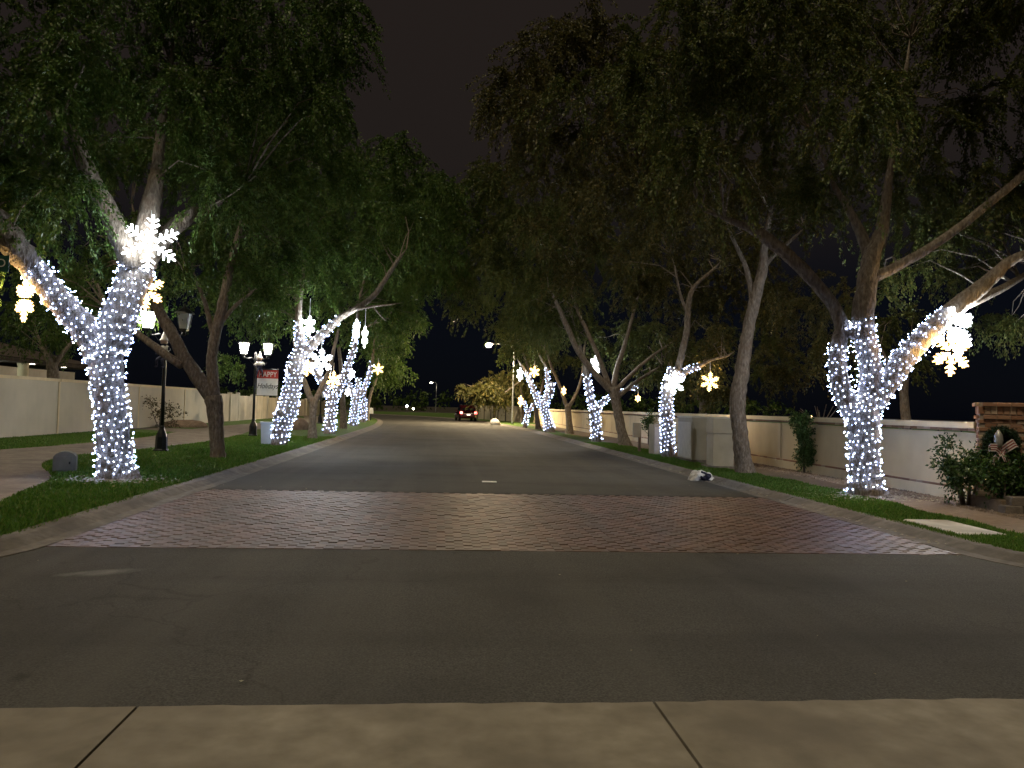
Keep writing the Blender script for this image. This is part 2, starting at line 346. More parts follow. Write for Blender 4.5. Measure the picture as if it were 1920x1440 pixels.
TREES = [
 ('L1', 'green', 0.065, 2.5, [
   (7, [(-5.735, 14.55, -0.052, 0.434), (-5.778, 14.55, 0.102, 0.338), (-5.838, 14.55, 0.437, 0.296), (-5.889, 14.55, 1.014, 0.275), (-5.977, 14.55, 1.592, 0.265), (-6.052, 14.55, 2.073, 0.286), (-6.086, 14.55, 2.46, 0.319)]),
   (4, [(-6.124, 14.55, 2.245, 0.266), (-6.442, 14.336, 2.86, 0.233), (-6.766, 14.121, 3.295, 0.217), (-7.097, 13.907, 3.777, 0.212), (-7.24, 13.693, 4.032, 0.232), (-7.395, 13.479, 4.339, 0.231), (-7.797, 13.264, 4.841, 0.201), (-8.354, 13.05, 5.616, 0.14)]),
   (4, [(-6.025, 14.55, 2.316, 0.286), (-5.901, 14.617, 2.959, 0.298), (-5.735, 14.683, 3.563, 0.289), (-5.638, 14.75, 4.054, 0.301)]),
   (0, [(-5.633, 14.55, 3.938, 0.223), (-5.941, 14.383, 4.668, 0.181), (-6.168, 14.217, 5.192, 0.155), (-6.339, 14.05, 5.609, 0.139), (-6.461, 13.883, 6.065, 0.097), (-6.834, 13.717, 6.353, 0.065), (-7.275, 13.55, 6.536, 0.044)]),
   (0, [(-5.485, 14.55, 3.974, 0.233), (-5.447, 14.65, 4.954, 0.183), (-5.393, 14.75, 5.581, 0.136), (-5.4, 14.85, 5.832, 0.121), (-5.409, 14.95, 6.656, 0.09), (-5.316, 15.05, 7.934, 0.052)]),
   (0, [(-5.525, 14.75, 4.078, 0.204), (-5.312, 15.125, 4.618, 0.165), (-5.105, 15.5, 5.057, 0.146), (-4.955, 15.875, 5.307, 0.092), (-4.466, 16.25, 5.737, 0.053)]),
   (0, [(-5.103, 15.35, 4.959, 0.089), (-4.993, 15.45, 5.177, 0.078), (-4.958, 15.55, 5.309, 0.045)]),
  ],
  [(-6.64, 14.3, 7.99, 3.0, 2.8, 2.0), (-3.95, 15.6, 7.73, 2.1, 3, 2.5), (-8.55, 13.6, 6.07, 2.4, 2.4, 2.0), (-5.11, 14.5, 10.0, 3.6, 3.6, 2.4), (-8.52, 16.2, 5.73, 1.4, 1.2, 0.7), (-4.4, 16.8, 6.12, 1.4, 1.4, 0.8), (-7.33, 17.6, 6.79, 1.7, 1.0, 1.0), (-3.12, 16.0, 8.84, 1.2, 2, 2.2), (-7.01, 12.6, 6.38, 2, 1.8, 1.8), (-2.53, 16.6, 9.63, 0.8, 1.5, 1.6), (-6.95, 16.4, 4.38, 0.7, 0.5, 0.45), (-5.59, 16.4, 4.5, 0.5, 0.5, 0.4)]),
 ('L2', 'green', 0.08, 2.5, [
   (0, [(-5.664, 20.5, -0.077, 0.222), (-5.691, 20.5, 0.307, 0.179), (-5.757, 20.5, 0.993, 0.193), (-5.848, 20.5, 1.652, 0.222)]),
   (0, [(-5.844, 20.5, 1.542, 0.186), (-6.551, 20.6, 2.491, 0.167), (-7.043, 20.7, 3.315, 0.148), (-7.407, 20.8, 3.871, 0.134), (-7.823, 20.9, 4.992, 0.114), (-8.135, 21.0, 6.129, 0.07)]),
   (0, [(-6.676, 20.5, 2.413, 0.116), (-7.427, 20.7, 2.885, 0.096), (-7.984, 20.9, 3.273, 0.075), (-8.551, 21.1, 3.724, 0.046)]),
   (0, [(-5.818, 20.5, 1.57, 0.158), (-5.948, 20.6, 2.51, 0.137), (-5.922, 20.7, 3.215, 0.131), (-5.777, 20.8, 4.074, 0.132), (-5.65, 20.9, 5.086, 0.103), (-5.405, 21.0, 6.404, 0.06)]),
   (0, [(-5.962, 20.7, 3.214, 0.073), (-6.196, 20.7, 4.045, 0.059), (-6.449, 20.7, 4.665, 0.037)]),
   (0, [(-5.931, 20.8, 3.435, 0.073), (-5.475, 20.8, 4.015, 0.051), (-5.077, 20.8, 4.384, 0.036)]),
  ],
  [(-7.23, 20.6, 5.52, 1.7, 1.6, 1.0), (-4.26, 21.0, 7.47, 2.8, 2.8, 2.1), (-6.28, 22.0, 9.77, 3.8, 3.2, 2.8), (-5.54, 22.0, 5.29, 1.9, 1.5, 1.1), (-10.2, 22.0, 4.5, 1.5, 1.5, 0.9), (-8.13, 22.5, 4.36, 0.8, 0.9, 0.6)]),
 ('L3', 'green', 0.096, 2.5, [
   (7, [(-5.417, 26.7, -0.044, 0.294), (-5.377, 26.7, 0.335, 0.257), (-5.304, 26.7, 0.788, 0.293), (-5.13, 26.7, 1.389, 0.311), (-5.015, 26.7, 2.153, 0.256), (-4.915, 26.7, 2.882, 0.247), (-4.717, 26.7, 3.344, 0.228)]),
   (3, [(-4.765, 26.7, 3.16, 0.201), (-4.833, 26.76, 3.8, 0.165), (-4.935, 26.82, 4.388, 0.12), (-4.909, 26.88, 4.91, 0.093), (-4.873, 26.94, 5.657, 0.074), (-4.814, 27.0, 6.781, 0.056)]),
   (3, [(-4.678, 26.7, 3.217, 0.183), (-4.14, 26.567, 3.771, 0.154), (-3.519, 26.433, 4.397, 0.117), (-2.98, 26.3, 4.727, 0.099), (-2.359, 26.167, 5.185, 0.089), (-1.925, 26.033, 5.814, 0.08), (-1.528, 25.9, 6.437, 0.062)]),
   (0, [(-3.068, 26.3, 4.688, 0.063), (-2.514, 26.05, 4.785, 0.044), (-1.756, 25.8, 4.871, 0.026)]),
   (3, [(-5.101, 26.5, 1.157, 0.2), (-5.328, 26.5, 1.097, 0.218), (-5.463, 26.5, 0.95, 0.127)]),
   (3, [(-4.969, 26.5, 2.419, 0.127), (-5.065, 26.5, 2.65, 0.109), (-5.141, 26.5, 2.81, 0.055)]),
   (0, [(-2.342, 26.1, 4.816, 0.027), (-2.121, 26.1, 4.555, 0.018), (-1.938, 26.1, 4.381, 0.018)]),
  ],
  [(-6.27, 27.0, 6.16, 2.6, 2.4, 1.9), (-3.83, 27.5, 6.74, 3.0, 2.6, 1.6), (-4.55, 28.0, 9.51, 3.8, 3.6, 3.4), (-9.37, 36.0, 3.02, 0.9, 0.8, 0.7), (-7.83, 29.0, 5.27, 1.4, 1.1, 0.7), (-5.6, 28.5, 4.51, 1.4, 1, 0.6)]),
 ('L4', 'green', 0.11, 2.5, [
   (0, [(-5.181, 32.1, -0.056, 0.219), (-5.18, 32.1, 0.554, 0.164), (-5.181, 32.1, 1.208, 0.153), (-5.178, 32.1, 1.754, 0.197)]),
   (0, [(-5.234, 32.1, 1.534, 0.131), (-5.584, 32.1, 2.397, 0.11), (-5.774, 32.1, 2.938, 0.099), (-6.003, 32.1, 4.023, 0.066)]),
   (0, [(-5.108, 32.1, 1.603, 0.12), (-4.8, 32.3, 2.426, 0.099), (-4.631, 32.5, 2.992, 0.088), (-4.396, 32.7, 4.352, 0.067)]),
  ],
  [(-2.66, 33.5, 9.35, 3.8, 3.6, 3.6), (-4.31, 33.0, 5.97, 2.6, 2.2, 1.3), (-6.33, 34.0, 8.13, 3, 3, 2.4)]),
 ('L5', 'green', 0.125, 2.5, [
   (4, [(-5.304, 37.8, -0.041, 0.321), (-5.272, 37.8, 0.525, 0.244), (-5.221, 37.8, 1.298, 0.218), (-5.195, 37.8, 2.046, 0.27)]),
   (3, [(-5.317, 37.8, 1.888, 0.18), (-5.824, 37.8, 2.698, 0.142), (-6.203, 37.8, 3.46, 0.116), (-6.44, 37.8, 4.484, 0.078)]),
   (5, [(-5.089, 37.8, 1.895, 0.18), (-4.678, 37.717, 2.858, 0.141), (-4.366, 37.633, 3.715, 0.128), (-4.18, 37.55, 4.54, 0.115), (-4.124, 37.467, 5.436, 0.089), (-4.025, 37.383, 6.589, 0.064), (-3.661, 37.3, 8.137, 0.051)]),
   (0, [(-4.132, 37.5, 4.795, 0.038), (-3.589, 37.5, 5.278, 0.038), (-3.038, 37.5, 5.557, 0.025)]),
  ],
  [(-1.0, 40.0, 11.53, 3.4, 3.4, 3.2), (-2.7, 40.0, 13.12, 2.4, 2.6, 2.0), (-2.84, 39.0, 6.46, 1.9, 2, 1.3), (-3.94, 40.0, 9.17, 2.6, 3, 2.4)]),
 ('L6', 'green', 0.146, 2.5, [
   (0, [(-5.608, 45.8, -0.078, 0.248), (-5.677, 45.8, 1.106, 0.171), (-5.768, 45.8, 2.041, 0.171), (-5.84, 45.8, 3.291, 0.124), (-6.044, 45.8, 4.851, 0.093)]),
   (0, [(-5.743, 45.8, 2.198, 0.124), (-5.388, 45.8, 3.618, 0.093), (-5.037, 45.8, 5.199, 0.062)]),
  ],
  [(0.01, 46.0, 11.15, 3.2, 3.2, 3.0), (-2.32, 46.0, 9.77, 2.8, 3, 2.6), (0.42, 47.0, 14.35, 2.4, 3, 2.4), (-4.1, 46.0, 6.51, 2.2, 2.4, 1.4)]),
 ('L7', 'green', 0.161, 2.5, [
   (3, [(-5.701, 51.6, -0.059, 0.297), (-5.633, 51.6, 1.069, 0.227), (-5.564, 51.6, 2.199, 0.262)]),
   (3, [(-5.697, 51.6, 1.984, 0.157), (-6.036, 51.6, 2.821, 0.122), (-6.269, 51.6, 3.591, 0.105)]),
   (2, [(-5.493, 51.6, 2.131, 0.14), (-5.424, 51.6, 3.263, 0.122)]),
   (3, [(-5.316, 51.6, 2.065, 0.157), (-4.83, 51.6, 3.21, 0.122), (-4.586, 51.6, 4.35, 0.105), (-4.488, 51.6, 5.702, 0.07), (-4.078, 51.6, 7.138, 0.053)]),
  ],
  [(-1.2, 53.0, 10.34, 3.0, 3, 1.8), (-3.13, 53.0, 8.06, 2.0, 3, 1.6), (-3.89, 52.0, 5.76, 1.4, 2, 1.3)]),
 ('L8', 'green', 0.188, 2.5, [
   (3, [(-6.067, 62.0, -0.026, 0.231), (-6.064, 62.0, 1.202, 0.189), (-6.012, 62.0, 2.179, 0.126), (-5.817, 62.0, 3.969, 0.105), (-5.254, 62.0, 6.117, 0.084)]),
  ],
  [(-3.69, 63.0, 8.42, 2.6, 3, 2.2), (-4.95, 64.0, 4.96, 1.6, 2, 1.2)]),
 ('L9', 'green', 0.204, 2.5, [
   (0, [(-6.291, 68.0, -0.077, 0.184), (-6.284, 68.0, 1.178, 0.138), (-5.968, 68.0, 2.817, 0.115), (-5.243, 68.0, 4.705, 0.069)]),
  ],
  [(-4.36, 70.0, 6.52, 2.5, 3, 2.0), (-5.51, 72.0, 3.66, 1.7, 2, 1.0), (-4.07, 72.0, 4.44, 1.5, 2, 0.8)]),
 ('R1', 'olive', 0.063, 2.5, [
   (6, [(8.058, 13.85, -0.089, 0.52), (8.035, 13.85, 0.11, 0.357), (8.0, 13.85, 0.36, 0.281), (7.972, 13.85, 0.86, 0.264), (7.945, 13.85, 1.362, 0.279), (7.908, 13.85, 1.764, 0.311)]),
   (4, [(7.795, 13.85, 1.539, 0.192), (7.58, 13.93, 2.008, 0.181), (7.511, 14.01, 2.465, 0.171), (7.569, 14.09, 2.932, 0.151), (7.671, 14.17, 3.283, 0.136), (7.514, 14.25, 3.722, 0.12), (7.004, 14.33, 4.339, 0.12), (6.494, 14.41, 4.803, 0.119), (6.091, 14.49, 5.117, 0.108), (5.741, 14.57, 5.277, 0.065), (5.281, 14.65, 5.465, 0.038)]),
   (5, [(8.026, 13.85, 1.646, 0.226), (8.098, 13.877, 2.223, 0.206), (8.076, 13.905, 2.68, 0.195), (8.014, 13.932, 2.985, 0.195), (7.981, 13.959, 3.395, 0.207), (8.053, 13.986, 4.015, 0.187), (8.18, 14.014, 4.643, 0.167), (8.332, 14.041, 4.966, 0.146), (8.441, 14.068, 5.393, 0.113), (8.556, 14.095, 6.241, 0.069), (8.757, 14.123, 7.418, 0.047), (8.927, 14.15, 8.499, 0.037)]),
   (3, [(7.746, 13.95, 3.059, 0.086), (7.851, 13.95, 3.205, 0.108), (7.977, 13.95, 3.332, 0.12)]),
   (0, [(8.201, 13.95, 4.221, 0.105), (8.742, 13.79, 4.523, 0.089), (9.485, 13.63, 5.032, 0.08), (10.113, 13.47, 5.581, 0.076), (10.572, 13.31, 6.014, 0.071), (11.128, 13.15, 6.596, 0.054)]),
   (0, [(8.191, 14.05, 4.547, 0.133), (8.065, 14.2, 5.092, 0.101), (7.869, 14.35, 5.645, 0.074), (7.668, 14.5, 6.1, 0.052), (7.459, 14.65, 6.78, 0.035)]),
   (4, [(8.13, 13.85, 1.749, 0.194), (8.536, 13.764, 2.464, 0.207), (8.9, 13.679, 2.944, 0.198), (9.452, 13.593, 3.528, 0.179), (9.834, 13.507, 3.864, 0.159), (10.193, 13.421, 4.216, 0.126), (10.496, 13.336, 4.514, 0.093), (11.009, 13.25, 4.77, 0.071)]),
   (0, [(9.683, 13.65, 3.645, 0.102), (10.63, 13.85, 4.047, 0.077), (11.564, 14.05, 4.536, 0.05)]),
  ],
  [(9.63, 14.2, 7.82, 3.0, 2.8, 2.4), (5.88, 13.6, 7.34, 2.2, 2.6, 2.0), (11.56, 15.4, 5.75, 1.5, 1.6, 1.0), (7.72, 14.0, 10.24, 3.8, 3.6, 2.2), (4.02, 15.0, 8.55, 1.9, 2.4, 1.9), (12.22, 15.6, 3.91, 0.8, 0.9, 0.6), (10.39, 16.0, 4.89, 1.3, 1.0, 0.5), (7.87, 15.0, 6.48, 1.3, 1.4, 1.0), (4.56, 14.0, 8.95, 1.7, 2, 1.6), (11.4, 14.0, 6.37, 1.4, 1.8, 1.6), (10.29, 13.6, 9.59, 1.6, 1.6, 1.3)]),
 ('R2', 'yellow', 0.075, 2.5, [
   (0, [(7.607, 18.6, -0.076, 0.312), (7.573, 18.6, 0.294, 0.223), (7.495, 18.6, 0.824, 0.196), (7.401, 18.6, 1.486, 0.189), (7.392, 18.6, 2.018, 0.195), (7.479, 18.6, 2.554, 0.182), (7.55, 18.6, 3.225, 0.163), (7.613, 18.6, 3.562, 0.149), (7.752, 18.6, 4.305, 0.144), (7.973, 18.6, 5.176, 0.124), (8.006, 18.6, 5.732, 0.09), (8.158, 18.6, 6.619, 0.056)]),
   (0, [(7.891, 18.6, 5.119, 0.083), (8.335, 18.8, 5.582, 0.056), (8.987, 19.0, 6.136, 0.036)]),
   (0, [(7.737, 18.6, 4.372, 0.082), (7.63, 18.85, 5.288, 0.063), (7.319, 19.1, 6.149, 0.042)]),
  ],
  [(6.2, 19.2, 7.37, 2.7, 2.6, 1.6), (3.24, 21.0, 9.37, 2.3, 3.2, 2.7), (2.44, 22.0, 10.47, 1.3, 2, 1.5), (3.47, 20.5, 11.71, 1.5, 2, 1.3), (10.12, 21.0, 4.87, 1.5, 1.4, 0.8), (10.44, 20.5, 3.54, 0.85, 0.9, 0.65), (8.53, 20.0, 8.3, 2.4, 2.4, 1.8), (5.24, 20.5, 9.31, 2.4, 2.8, 2.4)]),
 ('R3', 'yellow', 0.091, 2.5, [
   (6, [(7.429, 24.5, -0.049, 0.259), (7.404, 24.5, 0.279, 0.207), (7.371, 24.5, 1.059, 0.189), (7.333, 24.5, 2.013, 0.189), (7.465, 24.5, 2.539, 0.224), (7.617, 24.5, 2.945, 0.207)]),
   (3, [(7.606, 24.5, 2.631, 0.13), (8.013, 24.45, 2.902, 0.095), (8.386, 24.4, 3.068, 0.07), (8.777, 24.35, 3.27, 0.044), (9.293, 24.3, 3.422, 0.035)]),
   (0, [(7.672, 24.5, 2.877, 0.121), (7.856, 24.56, 3.603, 0.113), (8.007, 24.62, 4.229, 0.105), (8.049, 24.68, 4.943, 0.097), (8.236, 24.74, 5.667, 0.071), (8.937, 24.8, 6.331, 0.045)]),
   (0, [(7.993, 24.5, 4.743, 0.061), (7.711, 24.5, 5.434, 0.044), (7.514, 24.5, 6.304, 0.035)]),
  ],
  [(9.03, 25.6, 3.99, 1.2, 1.2, 1.0), (6.34, 26.0, 7.83, 3.4, 3.2, 2.6), (10.18, 26.0, 6.69, 2.5, 2.4, 1.7), (10.22, 28.0, 2.33, 1.1, 1, 0.6), (8.4, 27.0, 5.63, 1.8, 1.6, 1.2), (13.15, 29.0, 3.37, 1.5, 1.2, 1.0)]),
 ('R4', 'olive', 0.11, 2.5, [
   (0, [(7.845, 31.9, -0.075, 0.332), (7.697, 31.9, 0.416, 0.232), (7.544, 31.9, 1.086, 0.198), (7.367, 31.9, 1.869, 0.198), (7.214, 31.9, 2.54, 0.242)]),
   (0, [(7.174, 31.9, 2.313, 0.154), (6.4, 31.775, 3.073, 0.131), (5.677, 31.65, 3.937, 0.119), (5.113, 31.525, 5.02, 0.108), (4.575, 31.4, 6.095, 0.075)]),
   (0, [(7.101, 31.9, 2.469, 0.121), (6.569, 31.9, 3.759, 0.099), (6.042, 31.9, 4.867, 0.088), (5.611, 31.9, 5.753, 0.066), (5.362, 31.9, 6.646, 0.055), (5.705, 31.9, 7.565, 0.033)]),
   (0, [(7.24, 31.9, 2.428, 0.132), (7.38, 31.9, 3.333, 0.11), (7.701, 31.9, 4.36, 0.089), (7.955, 31.9, 5.389, 0.067), (8.294, 31.9, 6.765, 0.045)]),
   (0, [(7.355, 31.9, 2.386, 0.11), (8.027, 31.9, 3.127, 0.078), (8.864, 31.9, 3.878, 0.056), (9.618, 31.9, 4.425, 0.034)]),
   (0, [(7.43, 31.9, 2.095, 0.099), (8.202, 32.1, 2.732, 0.078), (9.059, 32.3, 3.29, 0.045)]),
  ],
  [(5.7, 33.0, 8.47, 4.0, 3.6, 3.0), (8.02, 33.0, 5.28, 2.0, 1.8, 1.0), (4.73, 34.0, 5.98, 2.2, 2, 1.4), (9.9, 34.0, 3.51, 1.1, 1, 0.8)]),
 ('R5', 'olive', 0.119, 2.5, [
   (4, [(7.303, 35.5, -0.064, 0.293), (7.293, 35.5, 0.384, 0.232), (7.253, 35.5, 1.006, 0.207), (7.185, 35.5, 1.753, 0.231)]),
   (3, [(7.114, 35.5, 1.551, 0.17), (6.918, 35.5, 2.37, 0.158), (6.745, 35.5, 3.239, 0.134), (6.548, 35.5, 4.108, 0.085), (6.218, 35.5, 5.224, 0.061)]),
   (5, [(7.291, 35.5, 1.556, 0.122), (7.7, 35.56, 2.017, 0.11), (8.091, 35.62, 2.229, 0.098), (8.611, 35.68, 2.471, 0.074), (9.238, 35.74, 2.717, 0.062), (9.916, 35.8, 3.22, 0.038)]),
  ],
  [(3.72, 37.0, 11.01, 3.4, 3.4, 3.6), (4.32, 37.0, 7.91, 3.0, 3, 2.4), (5.94, 37.0, 5.88, 1.8, 1.8, 1.2)]),
 ('R6', 'olive', 0.146, 2.5, [
   (0, [(7.817, 45.8, -0.087, 0.266), (7.731, 45.8, 0.809, 0.187), (7.608, 45.8, 1.864, 0.203)]),
   (0, [(7.547, 45.8, 1.702, 0.125), (7.129, 45.8, 2.879, 0.094), (6.615, 45.8, 3.988, 0.078), (6.094, 45.8, 5.417, 0.062)]),
   (0, [(7.709, 45.8, 1.706, 0.125), (8.175, 45.8, 2.587, 0.094), (8.474, 45.8, 3.723, 0.078), (8.567, 45.8, 5.339, 0.063)]),
  ],
  [(3.06, 46.0, 10.97, 3.4, 3.6, 3.6), (1.59, 48.0, 15.02, 2.6, 3, 2.4), (5.45, 46.0, 6.22, 2.2, 2.4, 1.5)]),
 ('R7', 'olive', 0.152, 2.5, [
   (4, [(6.92, 47.9, -0.057, 0.391), (6.769, 47.9, 0.575, 0.26), (6.584, 47.9, 1.24, 0.244), (6.362, 47.9, 2.004, 0.26)]),
   (3, [(6.202, 47.9, 1.665, 0.146), (5.77, 47.9, 2.724, 0.13), (5.272, 47.9, 3.781, 0.114), (4.818, 47.9, 4.436, 0.049)]),
   (3, [(6.47, 47.9, 1.739, 0.195), (6.787, 47.9, 2.585, 0.228), (6.974, 47.9, 3.228, 0.147)]),
   (3, [(6.719, 47.9, 2.583, 0.13), (6.664, 47.9, 3.42, 0.114), (6.545, 47.9, 4.155, 0.114), (5.98, 47.9, 5.077, 0.049)]),
  ],
  [(2.52, 50.0, 9.3, 2.6, 3.4, 2.4), (5.42, 50.0, 5.91, 1.6, 2.4, 1.3)]),
 ('R8', 'olive', 0.177, 2.5, [
   (3, [(6.34, 57.7, -0.07, 0.195), (6.481, 57.7, 0.737, 0.137), (6.666, 57.7, 1.426, 0.137)]),
   (2, [(6.549, 57.7, 1.262, 0.098), (6.2, 57.7, 2.218, 0.078), (5.979, 57.7, 2.937, 0.059)]),
   (3, [(6.749, 57.7, 1.347, 0.117), (7.215, 57.7, 2.165, 0.117), (7.524, 57.7, 2.779, 0.098), (7.814, 57.7, 4.201, 0.059)]),
  ],
  [(6.07, 60.0, 6.97, 1.9, 2.4, 1.8), (6.53, 60.0, 5.52, 2, 2.4, 1.4)]),
 ('R9', 'olive', 0.168, 2.5, [
   (0, [(6.985, 54.2, -0.061, 0.257), (6.849, 54.2, 0.805, 0.165), (6.706, 54.2, 1.937, 0.147), (6.358, 54.2, 3.631, 0.092), (5.7, 54.2, 5.506, 0.074)]),
  ],
  [(4.94, 55.0, 8.42, 2.2, 3, 1.6), (8.27, 56.0, 5.32, 2.2, 2, 1.4)]),
 ('R10', 'yellow', 0.225, 4.5, [
   (0, [(5.305, 76.0, 0.189, 0.154), (5.377, 76.0, 1.457, 0.128), (5.5, 76.0, 2.781, 0.103)]),
   (0, [(5.468, 76.0, 1.987, 0.103), (4.118, 76.0, 3.006, 0.077), (3.05, 76.0, 3.504, 0.051)]),
   (0, [(5.461, 76.0, 2.251, 0.103), (6.758, 76.0, 3.345, 0.077), (7.801, 76.0, 4.17, 0.051)]),
  ],
  [(3.54, 75.0, 2.97, 2.2, 2.0, 1.3), (6.29, 77.0, 4.16, 2.6, 2.2, 1.5), (4.84, 75.0, 3.27, 2.3, 2, 1.3), (8.2, 77.0, 3.14, 2.0, 1.6, 1.5)]),
 ('GL', 'green', 0.115, 2, [
   (0, [(-16.163, 34.0, 1.699, 0.253), (-16.255, 34.0, 2.37, 0.228), (-16.364, 34.0, 2.929, 0.203), (-16.734, 34.0, 3.592, 0.128)]),
   (0, [(-16.312, 34.0, 2.705, 0.127), (-15.87, 34.0, 3.395, 0.088), (-15.465, 34.0, 3.973, 0.063)]),
  ],
  [(-16.44, 34.0, 4.28, 1.7, 1.6, 0.9), (-18.16, 35.0, 5.01, 1.6, 1.6, 1.2), (-16.22, 36.0, 5.92, 2.0, 1.6, 1.6)]),
 ('GR1', 'olive', 0.089, 2, [
   (0, [(15.275, 24.0, 1.26, 0.153), (15.171, 24.0, 2.31, 0.134), (15.251, 24.0, 3.367, 0.096)]),
   (0, [(15.206, 24.0, 2.486, 0.086), (14.699, 24.0, 3.174, 0.057), (14.322, 24.0, 3.864, 0.038)]),
  ],
  [(15.38, 24.5, 3.4, 1.3, 1.3, 1.2), (14.91, 25.0, 4.88, 1.6, 1.5, 1.3)]),
 ('GR2', 'olive', 0.115, 2, [
   (0, [(11.934, 34.0, 1.151, 0.17), (11.865, 34.0, 2.118, 0.145), (12.137, 34.0, 3.582, 0.097)]),
   (0, [(11.868, 34.0, 1.997, 0.097), (10.907, 34.0, 2.818, 0.06), (10.397, 34.0, 3.529, 0.048)]),
  ],
  [(12.15, 34.0, 3.1, 2.0, 1.6, 1.6), (14.8, 35.0, 4.72, 2.2, 2, 1.6), (9.94, 36.0, 4.64, 2.4, 2, 1.6)]),
]
SNOWFLAKES = [
 ('S01', 'white', -5.222, 14.15, 4.304, 0.51, 8.8, 0.589),
 ('S02', 'warm', -5.521, 14.9, 3.555, 0.367, -16.5, 0.449),
 ('S03', 'warm', -7.216, 14.0, 3.213, 0.406, -43.5, 0.635),
 ('S04', 'white', -4.531, 26.7, 4.152, 0.358, -47.0, 0.938),
 ('S05', 'white', -3.99, 26.0, 2.908, 0.438, -17.1, 0.746),
 ('S06', 'warm', -5.116, 30.0, 2.855, 0.317, -27.2, 0.712),
 ('S07', 'warm', -4.668, 34.0, 2.553, 0.381, -24.0, 0.74),
 ('S08', 'white', -2.871, 26.0, 3.978, 0.383, -67.4, 0.75),
 ('S09', 'white', -2.782, 28.0, 3.945, 0.392, -69.8, 1.059),
 ('S10', 'warm', -3.975, 49.0, 3.75, 0.375, 4.6, 0.673),
 ('S11', 'white', -5.276, 46.0, 3.284, 0.321, -39.0, 0.849),
 ('S12', 'white', -5.933, 50.0, 2.267, 0.279, -38.8, 0.649),
 ('S13', 'white', 9.694, 13.6, 3.276, 0.559, 33.4, 0.559),
 ('S14', 'warm', 9.247, 13.2, 2.771, 0.448, 10.6, 0.685),
 ('S15', 'warm', 8.701, 24.3, 2.552, 0.322, -1.5, 0.66),
 ('S16', 'white', 7.403, 23.95, 2.469, 0.383, 8.7, 0.479),
 ('S17', 'white', 6.582, 32.6, 3.435, 0.462, 51.8, 0.823),
 ('S18', 'warm', 9.37, 36.0, 2.141, 0.181, 22.3, 0.586),
 ('S19', 'white', 4.834, 47.2, 3.605, 0.428, 57.4, 0.596),
 ('S20', 'warm', 5.64, 46.5, 3.764, 0.358, 11.3, 0.813),
 ('S21', 'warm', 5.877, 56.5, 2.042, 0.433, 57.3, 0.476),
 ('S22', 'warm', 7.153, 44.5, 2.598, 0.25, 44.0, 0.339),
]


GZ = 0.06                       # lawn level
# ------------------------------------------------------------------ setting
def catmull(pts, per=8):
    P_ = [np.array(p, float) for p in pts]; P_ = [2 * P_[0] - P_[1]] + P_ + [2 * P_[-1] - P_[-2]]; out = []
    for i in range(1, len(P_) - 2):
        for k in range(per):
            u = k / per; a, b_, c_, d = P_[i - 1:i + 3]
            out.append(.5 * (2 * b_ + (c_ - a) * u + (2 * a - 5 * b_ + 4 * c_ - d) * u * u + (3 * b_ - a - 3 * c_ + d) * u ** 3))
    out.append(P_[-2]); return out

def strip(line, o0, o1, z, mb=None, off=0):
    """sheet between two lateral offsets of a centre line"""
    mb = mb or MB(); L = []; Rr = []
    for i, p in enumerate(line):
        t_ = line[min(i + 1, len(line) - 1)] - line[max(i - 1, 0)]; t_ = t_ / np.linalg.norm(t_); n_ = np.array([t_[1], -t_[0]])
        L.append(p + n_ * o0); Rr.append(p + n_ * o1)
    n = len(line); vs = [(x, y, z) for x, y in L] + [(x, y, z) for x, y in Rr]
    return mb.add(vs, [(i, n + i, n + i + 1, i + 1) for i in range(n - 1)]), L, Rr

CENTRE = catmull([(1, 13.85), (1, 25), (1, 38), (.9, 50), (.55, 60), (-.3, 72), (-1.8, 84), (-5, 97), (-11, 109), (-21, 119), (-36, 127), (-60, 133), (-90, 136)], 8)

tag(MB().add([(-500, -300, -.06), (500, -300, -.06), (500, 900, -.06), (-500, 900, -.06)], [(0, 1, 2, 3)]).build('ground', M['terrain']), kind='structure')
mb, LK, RK = strip(CENTRE, -4.97, 4.97, 0.0)
tag(mb.build('road', M['asphalt']), kind='structure')
# crossing street with rounded mouths
poly = [(-80, 4.05)] + [(-80, 6.5)]
poly += [(-6 + 2 * math.cos(a), 8.5 + 2 * math.sin(a)) for a in np.linspace(-math.pi / 2, 0, 9)]
poly[-1] = (-4, 8.34); poly += [(6, 8.34)]
poly += [(8 + 2 * math.cos(a), 8.5 + 2 * math.sin(a)) for a in np.linspace(math.pi, 1.5 * math.pi, 9)][1:]
poly += [(80, 6.5), (80, 4.05)]
poly = poly[:1] + poly[1:]
tag(MB().add([(x, y, -.004) for x, y in poly], [tuple(range(len(poly) - 1, -1, -1))]).build('cross_street', M['asphalt']), kind='structure')

